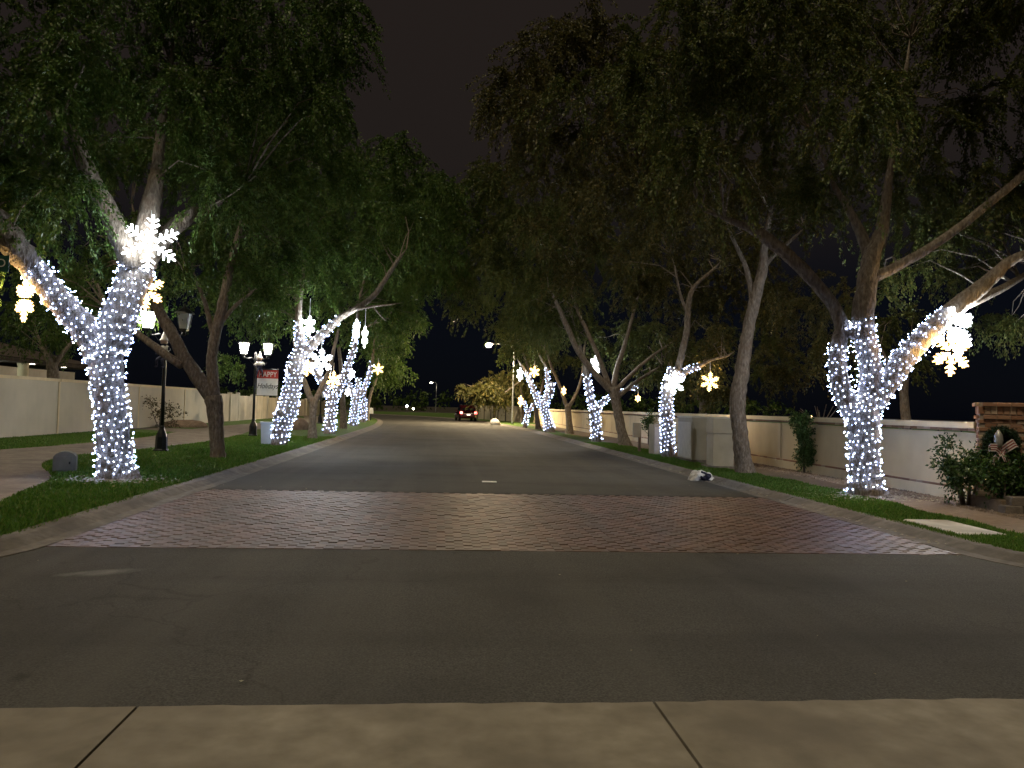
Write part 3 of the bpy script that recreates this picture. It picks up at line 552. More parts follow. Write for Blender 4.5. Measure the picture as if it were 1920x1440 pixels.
# foreground concrete apron: separate slabs with tooled joints
apron = MB().add([(-40, -6, -.05), (40, -6, -.05), (40, 4.04, -.05), (-40, 4.04, -.05)], [(0, 1, 2, 3)]).build('concrete_apron', M['sandbed'])
tag(apron, kind='structure')
def slab_mesh(w, y0, y1):
    bm = MB(); nx = 26; pr = []
    for i in range(nx + 1):
        x = -w / 2 + w * i / nx; pr.append((x, y1 + random.uniform(-.012, .012) * (0 if i in (0, nx) else 1)))
    top = [(x, y, .012) for x, y in pr]; lip = [(x, y + .012, .002) for x, y in pr]; low = [(x, y + .012, -.05) for x, y in pr]
    bk = [(-w / 2, y0, .012), (w / 2, y0, .012)]
    n = nx + 1; vs = top + lip + low + bk
    fs = [tuple([3 * n, 3 * n + 1] + list(range(nx, -1, -1)))]
    for i in range(nx): fs += [(i, i + 1, n + i + 1, n + i), (n + i, n + i + 1, 2 * n + i + 1, 2 * n + i)]
    bm.add(vs, fs)
    for sx in (-1, 1): bm.add([(sx * w / 2, y0, .012), (sx * w / 2, y1, .012), (sx * w / 2, y1, -.05), (sx * w / 2, y0, -.05)], [(0, 1, 2, 3)])
    return bm.mesh('slab', M['concrete'])
for k in range(-5, 6):
    link('slab', slab_mesh(2.63 - .016, .4, 4.035), apron, loc=(-1.46 + 1.315 + 2.63 * k, 0, 0))
    link('slab', slab_mesh(2.63 - .016, -3.4, .37), apron, loc=(-1.46 + 1.315 + 2.63 * k, 0, 0))

# brick paver band: running bond, individual pavers
band = MB().add([(-4, 8.35, -.035), (6, 8.35, -.035), (6, 13.85, -.035), (-4, 13.85, -.035)], [(0, 1, 2, 3)]).build('brick_crossing', M['sandbed'])
tag(band, kind='structure')
pav = [MB().box((0, 0, 0), (.0992, .166, .05)).mesh('brick', M['paver']) for _ in range(3)]
spots = []
for c_ in range(100):
    x = -3.95 + c_ * .1; y = 8.45 + (.1 if c_ % 2 else 0)
    while y < 13.78: spots.append((x, y)); y += .2
spots = [p + (1.0,) for p in spots] + [(-3.95 + .1 * c_, 8.40, .42) for c_ in range(1, 100, 2)] + [(-3.95 + .1 * c_, 13.80, .42) for c_ in range(1, 100, 2)]
spots.sort(key=lambda p: (round(p[1], 2), p[0]))
rest = MB()
for i, (x, y, hl) in enumerate(spots):
    z = -.026 + random.uniform(-.004, .003) - .006 * math.exp(-((x - 1.2) / .10) ** 2)
    tx, ty = random.uniform(-.012, .012), random.uniform(-.018, .014)
    if i < 300:
        o = link('brick', pav[i % 3], band, loc=(x, y, z), scale=(1, hl, 1)); o.rotation_euler = (ty, tx, random.uniform(-.02, .02))
    else:
        q = MB().box((0, 0, 0), (.0992, .166 * hl, .05)); Mx = Matrix.Translation((x, y, z)) @ Matrix.Rotation(ty, 4, 'X') @ Matrix.Rotation(tx, 4, 'Y') @ Matrix.Rotation(random.uniform(-.02, .02), 4, 'Z')
        q.xform(Mx); q.F = q.F[1:]; rest.add(q.V, q.F)
tag(rest.build('bricks', M['paver'], band), kind='stuff')

# rolled concrete kerbs in segments
KP_ = [(0, -.05), (0, .002), (.17, .010), (.26, .045), (.33, .075), (.39, .085), (.50, .085), (.50, -.05)]   # across, height
def kerb_run(pts, sgn, name, parent, mat, rot=0):
    """pts: edge of asphalt; profile grows outward (sgn -1 left, +1 right)"""
    b_ = MB(); n = len(KP_); vs = []; fs = []
    for i, p in enumerate(pts):
        t_ = np.array(pts[min(i + 1, len(pts) - 1)]) - np.array(pts[max(i - 1, 0)]); t_ = t_ / np.linalg.norm(t_); nn = np.array([t_[1], -t_[0]]) * sgn
        for a, h in KP_:
            q = np.array(p) + nn * a; vs.append((q[0], q[1], h))
    for i in range(len(pts) - 1):
        for k in range(n - 1): fs.append((i * n + k, (i + 1) * n + k, (i + 1) * n + k + 1, i * n + k + 1))
    fs += [tuple(range(n)), tuple((len(pts) - 1) * n + k for k in range(n))]
    b_.add(vs, fs); return b_.build(name, mat, parent)
for nm, sgn, edge in (('kerb_left', -1, LK), ('kerb_right', 1, RK)):
    root = MB().box((-4.4 if sgn < 0 else 6.4, 11, -.07), (.5, 4, .02)).build(nm, M['kerb']); tag(root, kind='structure')
    x = -4 if sgn < 0 else 6
    y = 8.6
    while y < 14:
        kerb_run([(x, y), (x, min(y + 2.35, 13.9) - .012)], sgn, 'kerb_stone', root, M['kerb']); y += 2.35
        if y > 13.0: break
    cur = [np.array([x * 1.0, y])] + [p + np.array([.03 * -sgn * 0, 0]) for p in edge if p[1] > y + .5]
    seg = []; acc = 0
    for i in range(len(cur) - 1):
        seg.append(cur[i]); acc += np.linalg.norm(cur[i + 1] - cur[i])
        if acc > 2.6 or i == len(cur) - 2:
            seg.append(cur[i + 1]); a0 = np.array(seg[0]); a1 = np.array(seg[-1]); d0 = (a1 - a0) / np.linalg.norm(a1 - a0)
            seg[-1] = a1 - d0 * .022
            kerb_run(seg, sgn, 'kerb_stone', root, M['kerb']); seg = []; acc = 0
    # rounded return to the crossing street
    cx = x - 2 if sgn < 0 else x + 2
    if sgn < 0: arc = [(-80, 6.5), (-20, 6.5), (-10, 6.5), (-6, 6.5)] + [(cx + 2 * math.cos(a), 8.5 + 2 * math.sin(a)) for a in np.linspace(-math.pi / 2, 0, 12)]
    else: arc = [(80, 6.5), (20, 6.5), (12, 6.5), (8, 6.5)] + [(cx + 2 * math.cos(a), 8.5 + 2 * math.sin(a)) for a in np.linspace(1.5 * math.pi, math.pi, 12)]
    arc[-1] = (x, 8.59)
    kerb_run(arc, sgn, 'kerb_return', root, M['kerb'])

# lawns
left_in = [(p[0] - .79 * 0, p[1]) for p in LK]
def offset(line, d):
    out = []
    for i, p in enumerate(line):
        t_ = line[min(i + 1, len(line) - 1)] - line[max(i - 1, 0)]; t_ = t_ / np.linalg.norm(t_)
        out.append((p[0] + t_[1] * d, p[1] - t_[0] * d))
    return out
LO = offset(LK, -.49); RO = offset(RK, .49)
arcL = [(-6 + 1.51 * math.cos(a), 8.5 + 1.51 * math.sin(a)) for a in np.linspace(-math.pi / 2, 0, 10)]
gl = [(-80, 6.99)] + arcL + [p for p in LO if p[1] > 14] + [(-90, 160), (-120, 160), (-120, 6.99)]
def sheet(name, poly, z, mat, kind='structure'):
    bm = bmesh.new(); vs = [bm.verts.new((x, y, z)) for x, y in poly]; f = bm.faces.new(vs)
    bmesh.ops.triangulate(bm, faces=[f]); bmesh.ops.recalc_face_normals(bm, faces=bm.faces)
    for f in bm.faces:
        if f.normal.z < 0: f.normal_flip()
    me = bpy.data.meshes.new(name); bm.to_mesh(me); bm.free(); me.materials.append(mat); return tag(link(name, me), kind=kind)
sheet('lawn_left', gl, GZ, M['lawn'])
arcR = [(8 + 1.51 * math.cos(a), 8.5 + 1.51 * math.sin(a)) for a in np.linspace(1.5 * math.pi, math.pi, 10)]
gr_ = [(80, 6.99)] + arcR + [p for p in RO if p[1] > 14] + [(-60, 160), (80, 160)]
sheet('lawn_right', gr_, GZ, M['lawn'])
# walkway winding over the left lawn
PATH = catmull([(-5.2, 4.6), (-6.6, 8.6), (-7.55, 11.4), (-8.25, 14), (-9.85, 17), (-10.5, 20), (-9.95, 23.5), (-9.6, 28), (-9.9, 33), (-10.8, 40), (-10.9, 48), (-10.4, 58), (-11, 72), (-14, 88)], 8)
mb, _, _ = strip([p for p in PATH if p[1] > 7.6], -1.45, 1.45, GZ + .006)
tag(mb.build('walkway', M['path']), kind='structure')
mb, _, _ = strip(catmull([(-10.6, 24.8), (-12.6, 26.6), (-14.7, 28.2)], 8), -.9, .9, GZ + .010)
tag(mb.build('side_path', M['path']), kind='structure')
mb, _, _ = strip(catmull([(-11.0, 36.5), (-12.8, 38.3), (-14.7, 39.5)], 8), -1.2, 1.2, GZ + .010)
tag(mb.build('side_path', M['path']), kind='structure')
# sandy verge and gravel bed on the right
VL = [(7.75 + .15 * math.sin(y * .5) + .08 * math.sin(y * 3.1), y) for y in np.arange(7.4, 70, .4)]
poly = VL + [(9.7, 70), (30, 70), (30, 7.4)]
sheet('sandy_verge', poly, GZ + .006, M['dirt'])

# loose stuff: grass blades, pebbles, leaf litter
def in_path(x, y):
    q = np.array(PATH); d = np.full(len(x), 9.0)
    for i in range(len(q) - 1):
        a, b_ = q[i], q[i + 1]; ab = b_ - a; u = np.clip(((x - a[0]) * ab[0] + (y - a[1]) * ab[1]) / (ab @ ab), 0, 1)
        d = np.minimum(d, np.hypot(x - a[0] - u * ab[0], y - a[1] - u * ab[1]))
    return d < 1.43
def blades(name, n, x0, x1, y0, y1, keep):
    y = y0 + (y1 - y0) * RNG.random(n * 3) ** 1.6; x = x0 + (x1 - x0) * RNG.random(n * 3); k = keep(x, y); x, y = x[k][:n], y[k][:n]; n = len(x)
    a = RNG.random(n) * 6.283; h = .022 + .030 * RNG.random(n) + .02 * (RNG.random(n) < .06); w = .006 + .006 * RNG.random(n) + .0006 * y; ln = RNG.normal(0, .018, (n, 2))
    V = np.zeros((n, 3, 3)); V[:, 0] = np.c_[x - w * np.cos(a), y - w * np.sin(a), np.full(n, GZ - .004)]; V[:, 1] = np.c_[x + w * np.cos(a), y + w * np.sin(a), np.full(n, GZ - .004)]
    V[:, 2] = np.c_[x + ln[:, 0], y + ln[:, 1], GZ + h]
    return tag(link(name, np_mesh(name, V.reshape(-1, 3), 3, M['blade'])), kind='stuff')
blades('grass_left', 175000, -14.6, -4.40, 8.0, 34, lambda x, y: (~in_path(x, y)) & ~((y < 8.6) & (x > -6) & (np.hypot(x + 6, y - 8.5) > 1.55)))
blades('grass_right', 75000, 6.40, 8.2, 7.6, 34, lambda x, y: (x < 7.80 + .15 * np.sin(y * .5) + .08 * np.sin(y * 3.1)) & ~((y < 8.6) & (np.hypot(x - 8, y - 8.5) > 1.55)) & ~((x > 6.64) & (x < 7.36) & (y > 9.26) & (y < 10.62)))
def bits(name, n, fx, size, mat, flat=.6):
    P3 = fx(n); n = len(P3); a = RNG.random(n) * 6.283; s = size * (.5 + RNG.random(n))
    dirs = np.array([(1, 0, 0), (-.5, .87, 0), (-.5, -.87, 0), (0, 0, flat * 1.2)])
    V = []
    ca, sa = np.cos(a), np.sin(a)
    D = np.stack([np.c_[d[0] * ca - d[1] * sa, d[0] * sa + d[1] * ca, np.full(n, d[2])] * s[:, None] * (1 + .5 * (RNG.random((n, 1)) - .5)) for d in dirs], 1) + P3[:, None, :]
    tri = [(0, 1, 3), (1, 2, 3), (2, 0, 3)]
    V = np.stack([D[:, t_] for t_ in tri], 1).reshape(-1, 3)
    return tag(link(name, np_mesh(name, V, 3, mat)), kind='stuff')
bits('gravel', 9000, lambda n: np.c_[8.75 + .7 * RNG.random(n), 10.5 + 16 * RNG.random(n), np.full(n, GZ + .004)], .028, M['pebble'])
bits('leaf_litter', 1500, lambda n: np.r_[np.c_[RNG.normal(-5.75, .45, n // 3), RNG.normal(14.3, .35, n // 3), np.full(n // 3, GZ + .035)], np.c_[RNG.normal(8.0, .5, n // 3), RNG.normal(13.6, .4, n // 3), np.full(n // 3, GZ + .035)], np.c_[6.05 + .45 * RNG.random(n // 3), 8.8 + 18 * RNG.random(n // 3), np.full(n // 3, .02)]], .022, M['litter'], .25)
bits('fallen_leaves', 45, lambda n: np.c_[-4 + 10 * RNG.random(n), 4.4 + 18 * RNG.random(n) ** 1.3, np.full(n, .006)], .013, M['litter'], .25)

# ------------------------------------------------------------------ walls
wr = thing('boundary_wall', 'low cream stucco wall with brick trim courses behind the right tree row', 'wall', (9.6, 12.9, 0))
Y1 = 78.0
MB().box((.03, (Y1 - 12.9) / 2, .11), (.30, Y1 - 12.9, .34)).build('plinth', M['stucco_trim'], wr)
MB().box((.05, (Y1 - 12.9) / 2, .78), (.22, Y1 - 12.9, 1.06)).build('panel', M['stucco_cream'], wr)
MB().box((.05, (Y1 - 12.9) / 2, 1.445), (.36, Y1 - 12.9, .11)).build('cap', M['stucco_trim'], wr)
for z in (.295, 1.365):
    MB().box((.05, (Y1 - 12.9) / 2, z), (.245, Y1 - 12.9, .05)).build('mortar_bed', M['mortar'], wr)
tb = MB().bbox((0, 0, 0), (.29, .205, .052), .006).mesh('brick', M['brick'])
nb = 0
for z, x in ((.296, .045), (1.364, .050)):
    y = .11
    while y < 26:
        o = link('brick', tb, wr, loc=(x + random.uniform(-.004, .004), y, z)); y += .214; nb += 1
tb2 = MB(); yy = 26.1
while yy < Y1 - 13.0:
    for z in (.296, 1.364): tb2.bbox((.047, yy, z), (.29, .205, .052), .006)
    yy += .214
tag(tb2.build('bricks', M['brick'], wr), kind='stuff')
k = 3.7
while k < Y1 - 14:
    MB().box((.05, k, .83), (.27, .16, .96)).build('pilaster', M['stucco_trim'], wr); k += 4.3

wl = thing('boundary_wall', 'tall plain grey stucco wall across the left lawn', 'wall', (-14.9, 16, 0))
for i, (y0, y1) in enumerate(((0, 15.4), (15.45, 23.4), (23.45, 30.2), (30.25, 36.4))):
    MB().box((0, (y0 + y1) / 2, 1.03), (.2, y1 - y0, 2.14)).build('panel', M['stucco_grey'], wl)
    MB().box((0, (y0 + y1) / 2, 2.15), (.34, y1 - y0 - .01, .11)).build('cap', M['stucco_trim'], wl)
    MB().box((.03, y1 + .02, 1.03), (.22, .09, 2.12)).build('pilaster', M['stucco_trim'], wl)
fe = thing('panel_fence', 'stepped beige fence of wide panels and posts at the far left', 'fence', (-14.9, 53, 0))
yy = 0.0; i = 0
hh = [1.98, 2.0, 1.9, 2.05, 1.93, 1.86, 1.80, 1.95, 1.78, 1.72, 1.84, 1.7, 1.7, 1.75, 1.7]
while i < 15:
    w = (3.0, 2.2, 4.4)[i % 3]
    MB().box((.08 * (i % 2), yy + w / 2, hh[i] / 2), (.14, w - .1, hh[i])).build('panel', M['fence_panel'], fe)
    MB().box((.05, yy + w, (hh[i] + .12) / 2), (.26, .22, hh[i] + .12)).build('post', M['stucco_grey'], fe)
    yy += w; i += 1
fr = thing('panel_fence', 'beige panel fence with dark posts behind the parked car', 'fence', (8.4, 78.2, 0), R(14))
for i in range(9):
    MB().box((0, 1.3 + 2.6 * i, .85), (.12, 2.45, 1.7)).build('panel', M['fence_panel'], fr)
    MB().box((-.02, 2.6 * i, .9), (.2, .14, 1.8)).build('post', M['roof_tile'], fr)

# brick entrance pillar
pl = thing('brick_pillar', 'square red brick pillar with corbelled top at the end of the cream wall', 'pillar', (9.78, 12.62, 0), R(-33))
PW = .74
MB().box((0, 0, .93), (PW - .03, PW - .03, 1.84)).build('mortar_core', M['mortar'], pl)
courses = []
z = .03; i = 0
while z < 1.58: courses.append((z, PW, .058, .19)); z += .068
courses += [(z + .005, PW + .06, .058, .19), (z + .075 + .05, PW, .125, .085), (z + .225, PW + .10, .060, .19)]
bmesh_cache = {}
for ci, (z, w, h, ln) in enumerate(courses):
    for side in range(4):
        n = int(round(w / (ln + .011))); L_ = w / n; key = (round(L_, 3), h)
        if key not in bmesh_cache: bmesh_cache[key] = MB().bbox((0, 0, 0), (L_ - .010, .06, h), .005).mesh('brick', M['brick'])
        for k in range(n):
            u = -w / 2 + L_ * (k + .5) + (L_ / 2 if ci % 2 else 0)
            if u > w / 2 - L_ * .3: u -= w - L_ * .0; 
            if abs(u) > w / 2 - .02: continue
            # niche behind the wreath
            if side == 0 and 1.06 < z < 1.36 and abs(u) < .19: continue
            a = side * math.pi / 2; off = w / 2 - .028 + random.uniform(-.004, .004)
            o = link('brick', bmesh_cache[key], pl, loc=(u * math.cos(a) + off * math.sin(a), u * math.sin(a) - off * math.cos(a), z)); o.rotation_euler = (0, 0, a)
MB().box((0, -.365, 1.21), (.40, .06, .32)).build('niche', M['ink'], pl)
w2 = thing('boundary_wall', 'end of pale wall right of the brick pillar', 'wall', (10.33, 12.2, 0))
MB().box((1.6, -.45, .72), (3.2, .2, 1.5), R(-10)).build('panel', M['stucco_cream'], w2)
MB().box((1.6, -.45, 1.52), (3.26, .34, .1), R(-10)).build('cap', M['stucco_trim'], w2)

# ------------------------------------------------------------------ foliage generator
def unit(n):
    v = RNG.normal(size=(n, 3)); return v / np.linalg.norm(v, axis=1)[:, None]
def leaf_cloud(blobs, L, lai, droop=.6, rc=None, per=16, wid=.5, tri=False):
    """blobs (x,y,z,a,b,c) -> (leaf corner array, cluster centres)"""
    out = []; cents = []
    for (x, y, z, a, b_, c_) in blobs:
        mean = (a * b_ * c_) ** (1 / 3); r0 = rc or min(.75, .32 * mean + .12)
        n = int(lai * math.pi * a * max(c_, .6 * b_) / (.5 * wid * L * L)); ncl = max(5, int(1.5 * (a * b_ + b_ * c_ + a * c_) / (r0 * r0 * 3)))
        C = unit(ncl) * (RNG.random((ncl, 1)) ** (1 / 2.1)) * np.array([a, b_, c_]) + np.array([x, y, z]); cents.append(C)
        tw = ncl * per; ti = np.repeat(np.arange(ncl), per)
        st = C[ti] + unit(tw) * r0 * .55 * RNG.random((tw, 1)); d = unit(tw) + np.array([0, 0, -droop * .35]); d /= np.linalg.norm(d, axis=1)[:, None]
        ln = r0 * (.7 + .9 * RNG.random(tw))
        k = RNG.integers(0, tw, n); u = RNG.random(n) ** .8
        p = st[k] + d[k] * (ln[k] * u)[:, None]; p[:, 2] -= droop * ln[k] * u * u
        p += RNG.normal(0, .022 + L * .15, (n, 3))
        tg = d[k].copy(); tg[:, 2] -= 2 * droop * u; tg += .75 * unit(n); tg /= np.linalg.norm(tg, axis=1)[:, None]
        nn = unit(n) + np.array([0, 0, .5]); sd = np.cross(tg, nn); sd /= (np.linalg.norm(sd, axis=1)[:, None] + 1e-9)
        l = L * (.65 + .7 * RNG.random(n)); w = l * wid * .5
        if tri:
            V = np.stack([p - sd * (w * .9)[:, None], p + sd * (w * .9)[:, None], p + tg * l[:, None]], 1); out.append(V); continue
        V = np.empty((n, 4, 3)); V[:, 0] = p; V[:, 2] = p + tg * l[:, None]; mid = p + tg * (l * .45)[:, None]
        V[:, 1] = mid + sd * w[:, None]; V[:, 3] = mid - sd * w[:, None]; out.append(V)
    return np.concatenate(out).reshape(-1, 3), np.concatenate(cents)

def smooth_branch(q, per=4):
    return [tuple(p) for p in catmull(q, per)]

# ------------------------------------------------------------------ trees
TREE_TEXT = {
 'L1': 'large leaning tree in the left foreground wrapped in white lights, big snowflake in its fork',
 'L2': 'unlit forked tree just behind the first lamp post on the left lawn',
 'L3': 'crooked tree with knobby lit trunk beside the holiday banner',
 'L4': 'slim unlit forked tree between the first and second lit trees past the banner',
 'L5': 'lit tree with tall right limb, third lit trunk of the left row',
 'L6': 'dark unlit trunk between the third and fourth lit trees of the left row',
 'L7': 'fourth lit tree of the left row with three short glowing limbs',
 'L8': 'thin farthest lit trunk of the left row',
 'L9': 'dark unlit tree at the far end of the left row near the white sign',
 'R1': 'large many-limbed tree in the right foreground wrapped in white lights',
 'R2': 'unlit tree with curving bare trunk beside the utility boxes',
 'R3': 'lit tree with a stout straight trunk in front of the large utility cabinet',
 'R4': 'unlit tree with fanned dark limbs leaning left over the right lawn',
 'R5': 'lit Y-shaped tree just left of the dark leaning tree on the right',
 'R6': 'unlit forked tree between two glowing trees of the right row',
 'R7': 'bright lit tree with thick leaning trunk in the right distance',
 'R8': 'smallest lit tree farthest down the right row',
 'R9': 'unlit trunk behind the farthest lit trees of the right row',
 'R10': 'small yellow-green tree lit by the street lamp above the parked car',
 'GL': 'dark garden tree behind the left wall in front of the house',
 'GR1': 'dark garden tree behind the cream wall right of the foreground trunk',
 'GR2': 'dark garden tree behind the cream wall beyond the utility boxes',
}
LIGHT_TEXT = {
 'L1': 'white string lights wound round the large left foreground tree', 'L3': 'white string lights round the crooked trunk beside the holiday banner',
 'L5': 'white string lights on the third lit trunk of the left row', 'L7': 'white string lights on the three-limbed fourth lit tree at left',
 'L8': 'white string lights on the thin farthest trunk of the left row', 'R1': 'white string lights wound round the large right foreground tree',
 'R3': 'white string lights on the straight trunk before the utility cabinet', 'R5': 'white string lights on the Y-shaped tree of the right row',
 'R7': 'dense white string lights on the thick leaning trunk at right distance', 'R8': 'bluish white string lights on the smallest farthest right tree'}
BULB = MB().add([(1, 0, 0), (-.5, .87, 0), (-.5, -.87, 0), (0, 0, 1.15), (0, 0, -1.15)], [(0, 1, 3), (1, 2, 3), (2, 0, 3), (1, 0, 4), (2, 1, 4), (0, 2, 4)])
def string_lights(key, runs, Yd):
    """runs: list of (points, radii) to be wound with a helix of small lamps"""
    base = runs[0][0][0]
    root = thing('string_lights', LIGHT_TEXT[key], 'string lights', (base[0], base[1], GZ), 0, 'string lights on the tree trunks')
    bv = []; wires = MB(); br = .0036 + .00055 * Yd; kk = 1 + max(0, Yd - 14) / 45
    for pts, rad in runs:
        P_ = np.array(pts); d = np.r_[0, np.cumsum(np.linalg.norm(np.diff(P_, axis=0), axis=1))]; tot = d[-1]
        if tot < .05: continue
        T_ = np.gradient(P_, axis=0); T_ /= np.linalg.norm(T_, axis=1)[:, None]
        for strand in range(2):
            s_ = random.uniform(0, .08); ang = strand * math.pi + random.uniform(0, 1); pitch = .215 * kk; wl_ = []
            while s_ < tot:
                p = np.array([np.interp(s_, d, P_[:, k]) for k in range(3)]); r = np.interp(s_, d, rad); tt = np.array([np.interp(s_, d, T_[:, k]) for k in range(3)]); tt /= np.linalg.norm(tt)
                u = np.cross(tt, (1, .1, .05)); u /= np.linalg.norm(u); w = np.cross(tt, u)
                q = p + (u * math.cos(ang) + w * math.sin(ang)) * (r * 1.04 + .008)
                wl_.append(tuple(q - np.array((base[0], base[1], GZ))))
                qb = p + (u * math.cos(ang) + w * math.sin(ang)) * (r * 1.04 + .014 + br) + RNG.normal(0, .012, 3)
                if RNG.random() > .06: bv.append(qb)
                step = .102 * kk * (.8 + .4 * RNG.random()); circ = 2 * math.pi * (r + .02)
                f = math.hypot(1, pitch / circ); ang += step / f / (r + .02); s_ += step / f * pitch / circ * (1 + .1 * RNG.normal())
            if len(wl_) > 2: wires.tube(wl_, .0035, 3, cap=False)
    C = np.array(bv) + RNG.normal(0, .012, (len(bv), 3)) - np.array((base[0], base[1], GZ)); n = len(C)
    V0 = np.array(BULB.V); F0 = np.array(BULB.F); sc = br * (.8 + .45 * RNG.random((n, 1, 1)))
    # random tilt
    q = RNG.normal(size=(n, 4)); q /= np.linalg.norm(q, axis=1)[:, None]; w, x, y, z = q.T
    Rm = np.stack([np.c_[1 - 2 * (y * y + z * z), 2 * (x * y - z * w), 2 * (x * z + y * w)], np.c_[2 * (x * y + z * w), 1 - 2 * (x * x + z * z), 2 * (y * z - x * w)], np.c_[2 * (x * z - y * w), 2 * (y * z + x * w), 1 - 2 * (x * x + y * y)]], 1)
    V = np.einsum('nij,vj->nvi', Rm, V0) * sc + C[:, None]
    me = bpy.data.meshes.new('bulbs'); me.from_pydata(V.reshape(-1, 3).tolist(), [], (F0[None] + (np.arange(n) * len(V0))[:, None, None]).reshape(-1, 3).tolist()); me.materials.append(M['bulb' if Yd < 20 else 'bulb_mid' if Yd < 42 else 'bulb_far'])
    tag(link('bulbs', me, root), kind='stuff')
    wires.build('wire', M['wire'], root)

for key, shade, L, lai, branches, blobs in TREES:
    b0 = branches[0][1][0]; base = (b0[0], b0[1], 0.0)
    root = thing('street_tree' if key[0] in 'LR' else 'garden_tree', TREE_TEXT[key], 'tree', base, 0, {'L': 'trees along the left kerb', 'R': 'trees along the right kerb', 'G': 'garden trees behind the walls'}[key[0]])
    skel = []; runs = []
    near = base[1] < 40
    for bi, (nlit, q) in enumerate(branches):
        sm = smooth_branch(q, 5); pts = [s_[:3] for s_ in sm]; rad = [max(.006, s_[3]) for s_ in sm]
        e0, e1 = np.array(pts[-2]), np.array(pts[-1])
        if bi > 0 and rad[-1] < .12: pts.append(tuple(e1 + (e1 - e0) * 2.5 + RNG.normal(0, .05, 3))); rad.append(.005)
        if bi == 0: pts = [(pts[0][0], pts[0][1], min(pts[0][2], 0) - .08)] + pts; rad = [rad[0] * 1.12] + rad
        jt = []
        for p, r in zip(pts, rad): jt.append(tuple(np.array(p) + RNG.normal(0, .035 * r, 3)))
        mb = MB().tube([(p[0] - base[0], p[1] - base[1], p[2]) for p in jt], rad, 14 if near else 9, jit=.07)
        o = mb.build('trunk' if bi == 0 else 'limb', M['bark'], root, smooth=True)
        skel += [np.array(p) for p in pts if p[2] > 2.2]
        if nlit:
            n_ = (nlit - 1) * 5 + 1 + (1 if bi == 0 else 0)
            a = 1 if bi == 0 else 0
            lp = [p for p in pts[a:n_]]; lr = rad[a:n_]
            if bi == 0:
                zz = [i for i, p in enumerate(lp) if p[2] > .12]; lp = lp[zz[0]:]; lr = lr[zz[0]:]
            runs.append((lp, lr))
    far_ = base[1] > 30
    V, C = leaf_cloud(blobs, L, lai, tri=far_)
    V = V - np.array(base)
    link('crown', np_mesh('crown', V, 3 if far_ else 4, M['leaf_' + shade]), root)
    SK = np.array(skel); tw = MB()
    for c_ in C[:: 1 if near else 2]:
        dd = np.linalg.norm(SK - c_, axis=1) + .6 * np.maximum(0, SK[:, 2] - c_[2]); j = int(np.argmin(dd + RNG.random(len(dd)) * .5)); s_ = SK[j]
        mid1 = s_ + (c_ - s_) * .35 + np.array([0, 0, .12 * dd[j]]) + RNG.normal(0, .10, 3); mid2 = s_ + (c_ - s_) * .7 + np.array([0, 0, .10 * dd[j]]) + RNG.normal(0, .12, 3)
        if dd[j] > 2.6: continue
        r0 = min(.008 + .007 * np.linalg.norm(c_ - s_), .026)
        tw.tube([tuple(v - np.array(base)) for v in (s_, mid1, mid2, c_)], [r0, r0 * .75, r0 * .5, .006], 4, cap=False)
    tag(tw.build('twigs', M['bark'], root, smooth=True), kind='stuff')
    if runs: string_lights(key, runs, base[1])

# ------------------------------------------------------------------ snowflake lights
def flake_arm(r):
    b_ = MB()
    for dy in (-.045, .045):                       # rope light on both faces of the frame
        b_.tube([(0, dy, .16), (0, dy, .95), (0, dy, 1.0)], [r * 1.2, r * 1.2, r * .7], 6)
        for h, l in ((.34, .20), (.54, .26), (.74, .21)):
            for s_ in (-1, 1): b_.tube([(0, dy, h), (s_ * l * .84, dy, h + l * .55)], r, 6)
        for s_ in (-1, 1): b_.tube([(0, dy, .16), (s_ * .075, dy, .24), (0, dy, .33)], r * .7, 5)
    return b_
ARM = {k: flake_arm(.027).mesh('arm', M['flake_' + k]) for k in ('white', 'warm')}
for q in ARM.values(): q.polygons.foreach_set('use_smooth', [True] * len(q.polygons))
FLAKE_TEXT = {
 'S01': 'large white snowflake light facing the road in the fork of the left foreground tree',
 'S02': 'warm yellow snowflake light peeking out right of the left foreground trunk, below the white one',
 'S03': 'warm yellow snowflake light hanging nearly edge-on from the left limb at the frame edge',
 'S04': 'small white snowflake light by the upright limb of the crooked tree',
 'S05': 'brilliant white snowflake light hanging under the right limb of the crooked tree',
 'S06': 'small warm snowflake light close behind the crooked trunk',
 'S07': 'warm snowflake light in the fork between the left row trunks',
 'S08': 'white snowflake light seen edge-on at the tip of the crooked tree limb',
 'S09': 'slim white edge-on snowflake light hanging rightmost under the bare twigs',
 'S10': 'small round warm snowflake light at the right end of the left row',
 'S11': 'small white snowflake light beside the limbs of the fourth lit left tree',
 'S12': 'tiny white snowflake light low in the distant left row',
 'S13': 'large white snowflake light hanging from the long right limb of the right foreground tree',
 'S14': 'large warm yellow snowflake light hanging just below the white one at far right',
 'S15': 'warm snowflake light on a wire right of the straight lit trunk',
 'S16': 'white snowflake light on the crook of the straight lit trunk before the cabinet',
 'S17': 'white snowflake light high between the dark limbs of the right row',
 'S18': 'tiny warm snowflake light above the clipped shrub on the right',
 'S19': 'narrow white snowflake light at the left tip of the right row',
 'S20': 'warm snowflake light between the two limbs of the distant right lit tree',
 'S21': 'narrow warm snowflake light beside the smallest lit tree',
 'S22': 'small warm snowflake light right of the thick leaning lit trunk'}
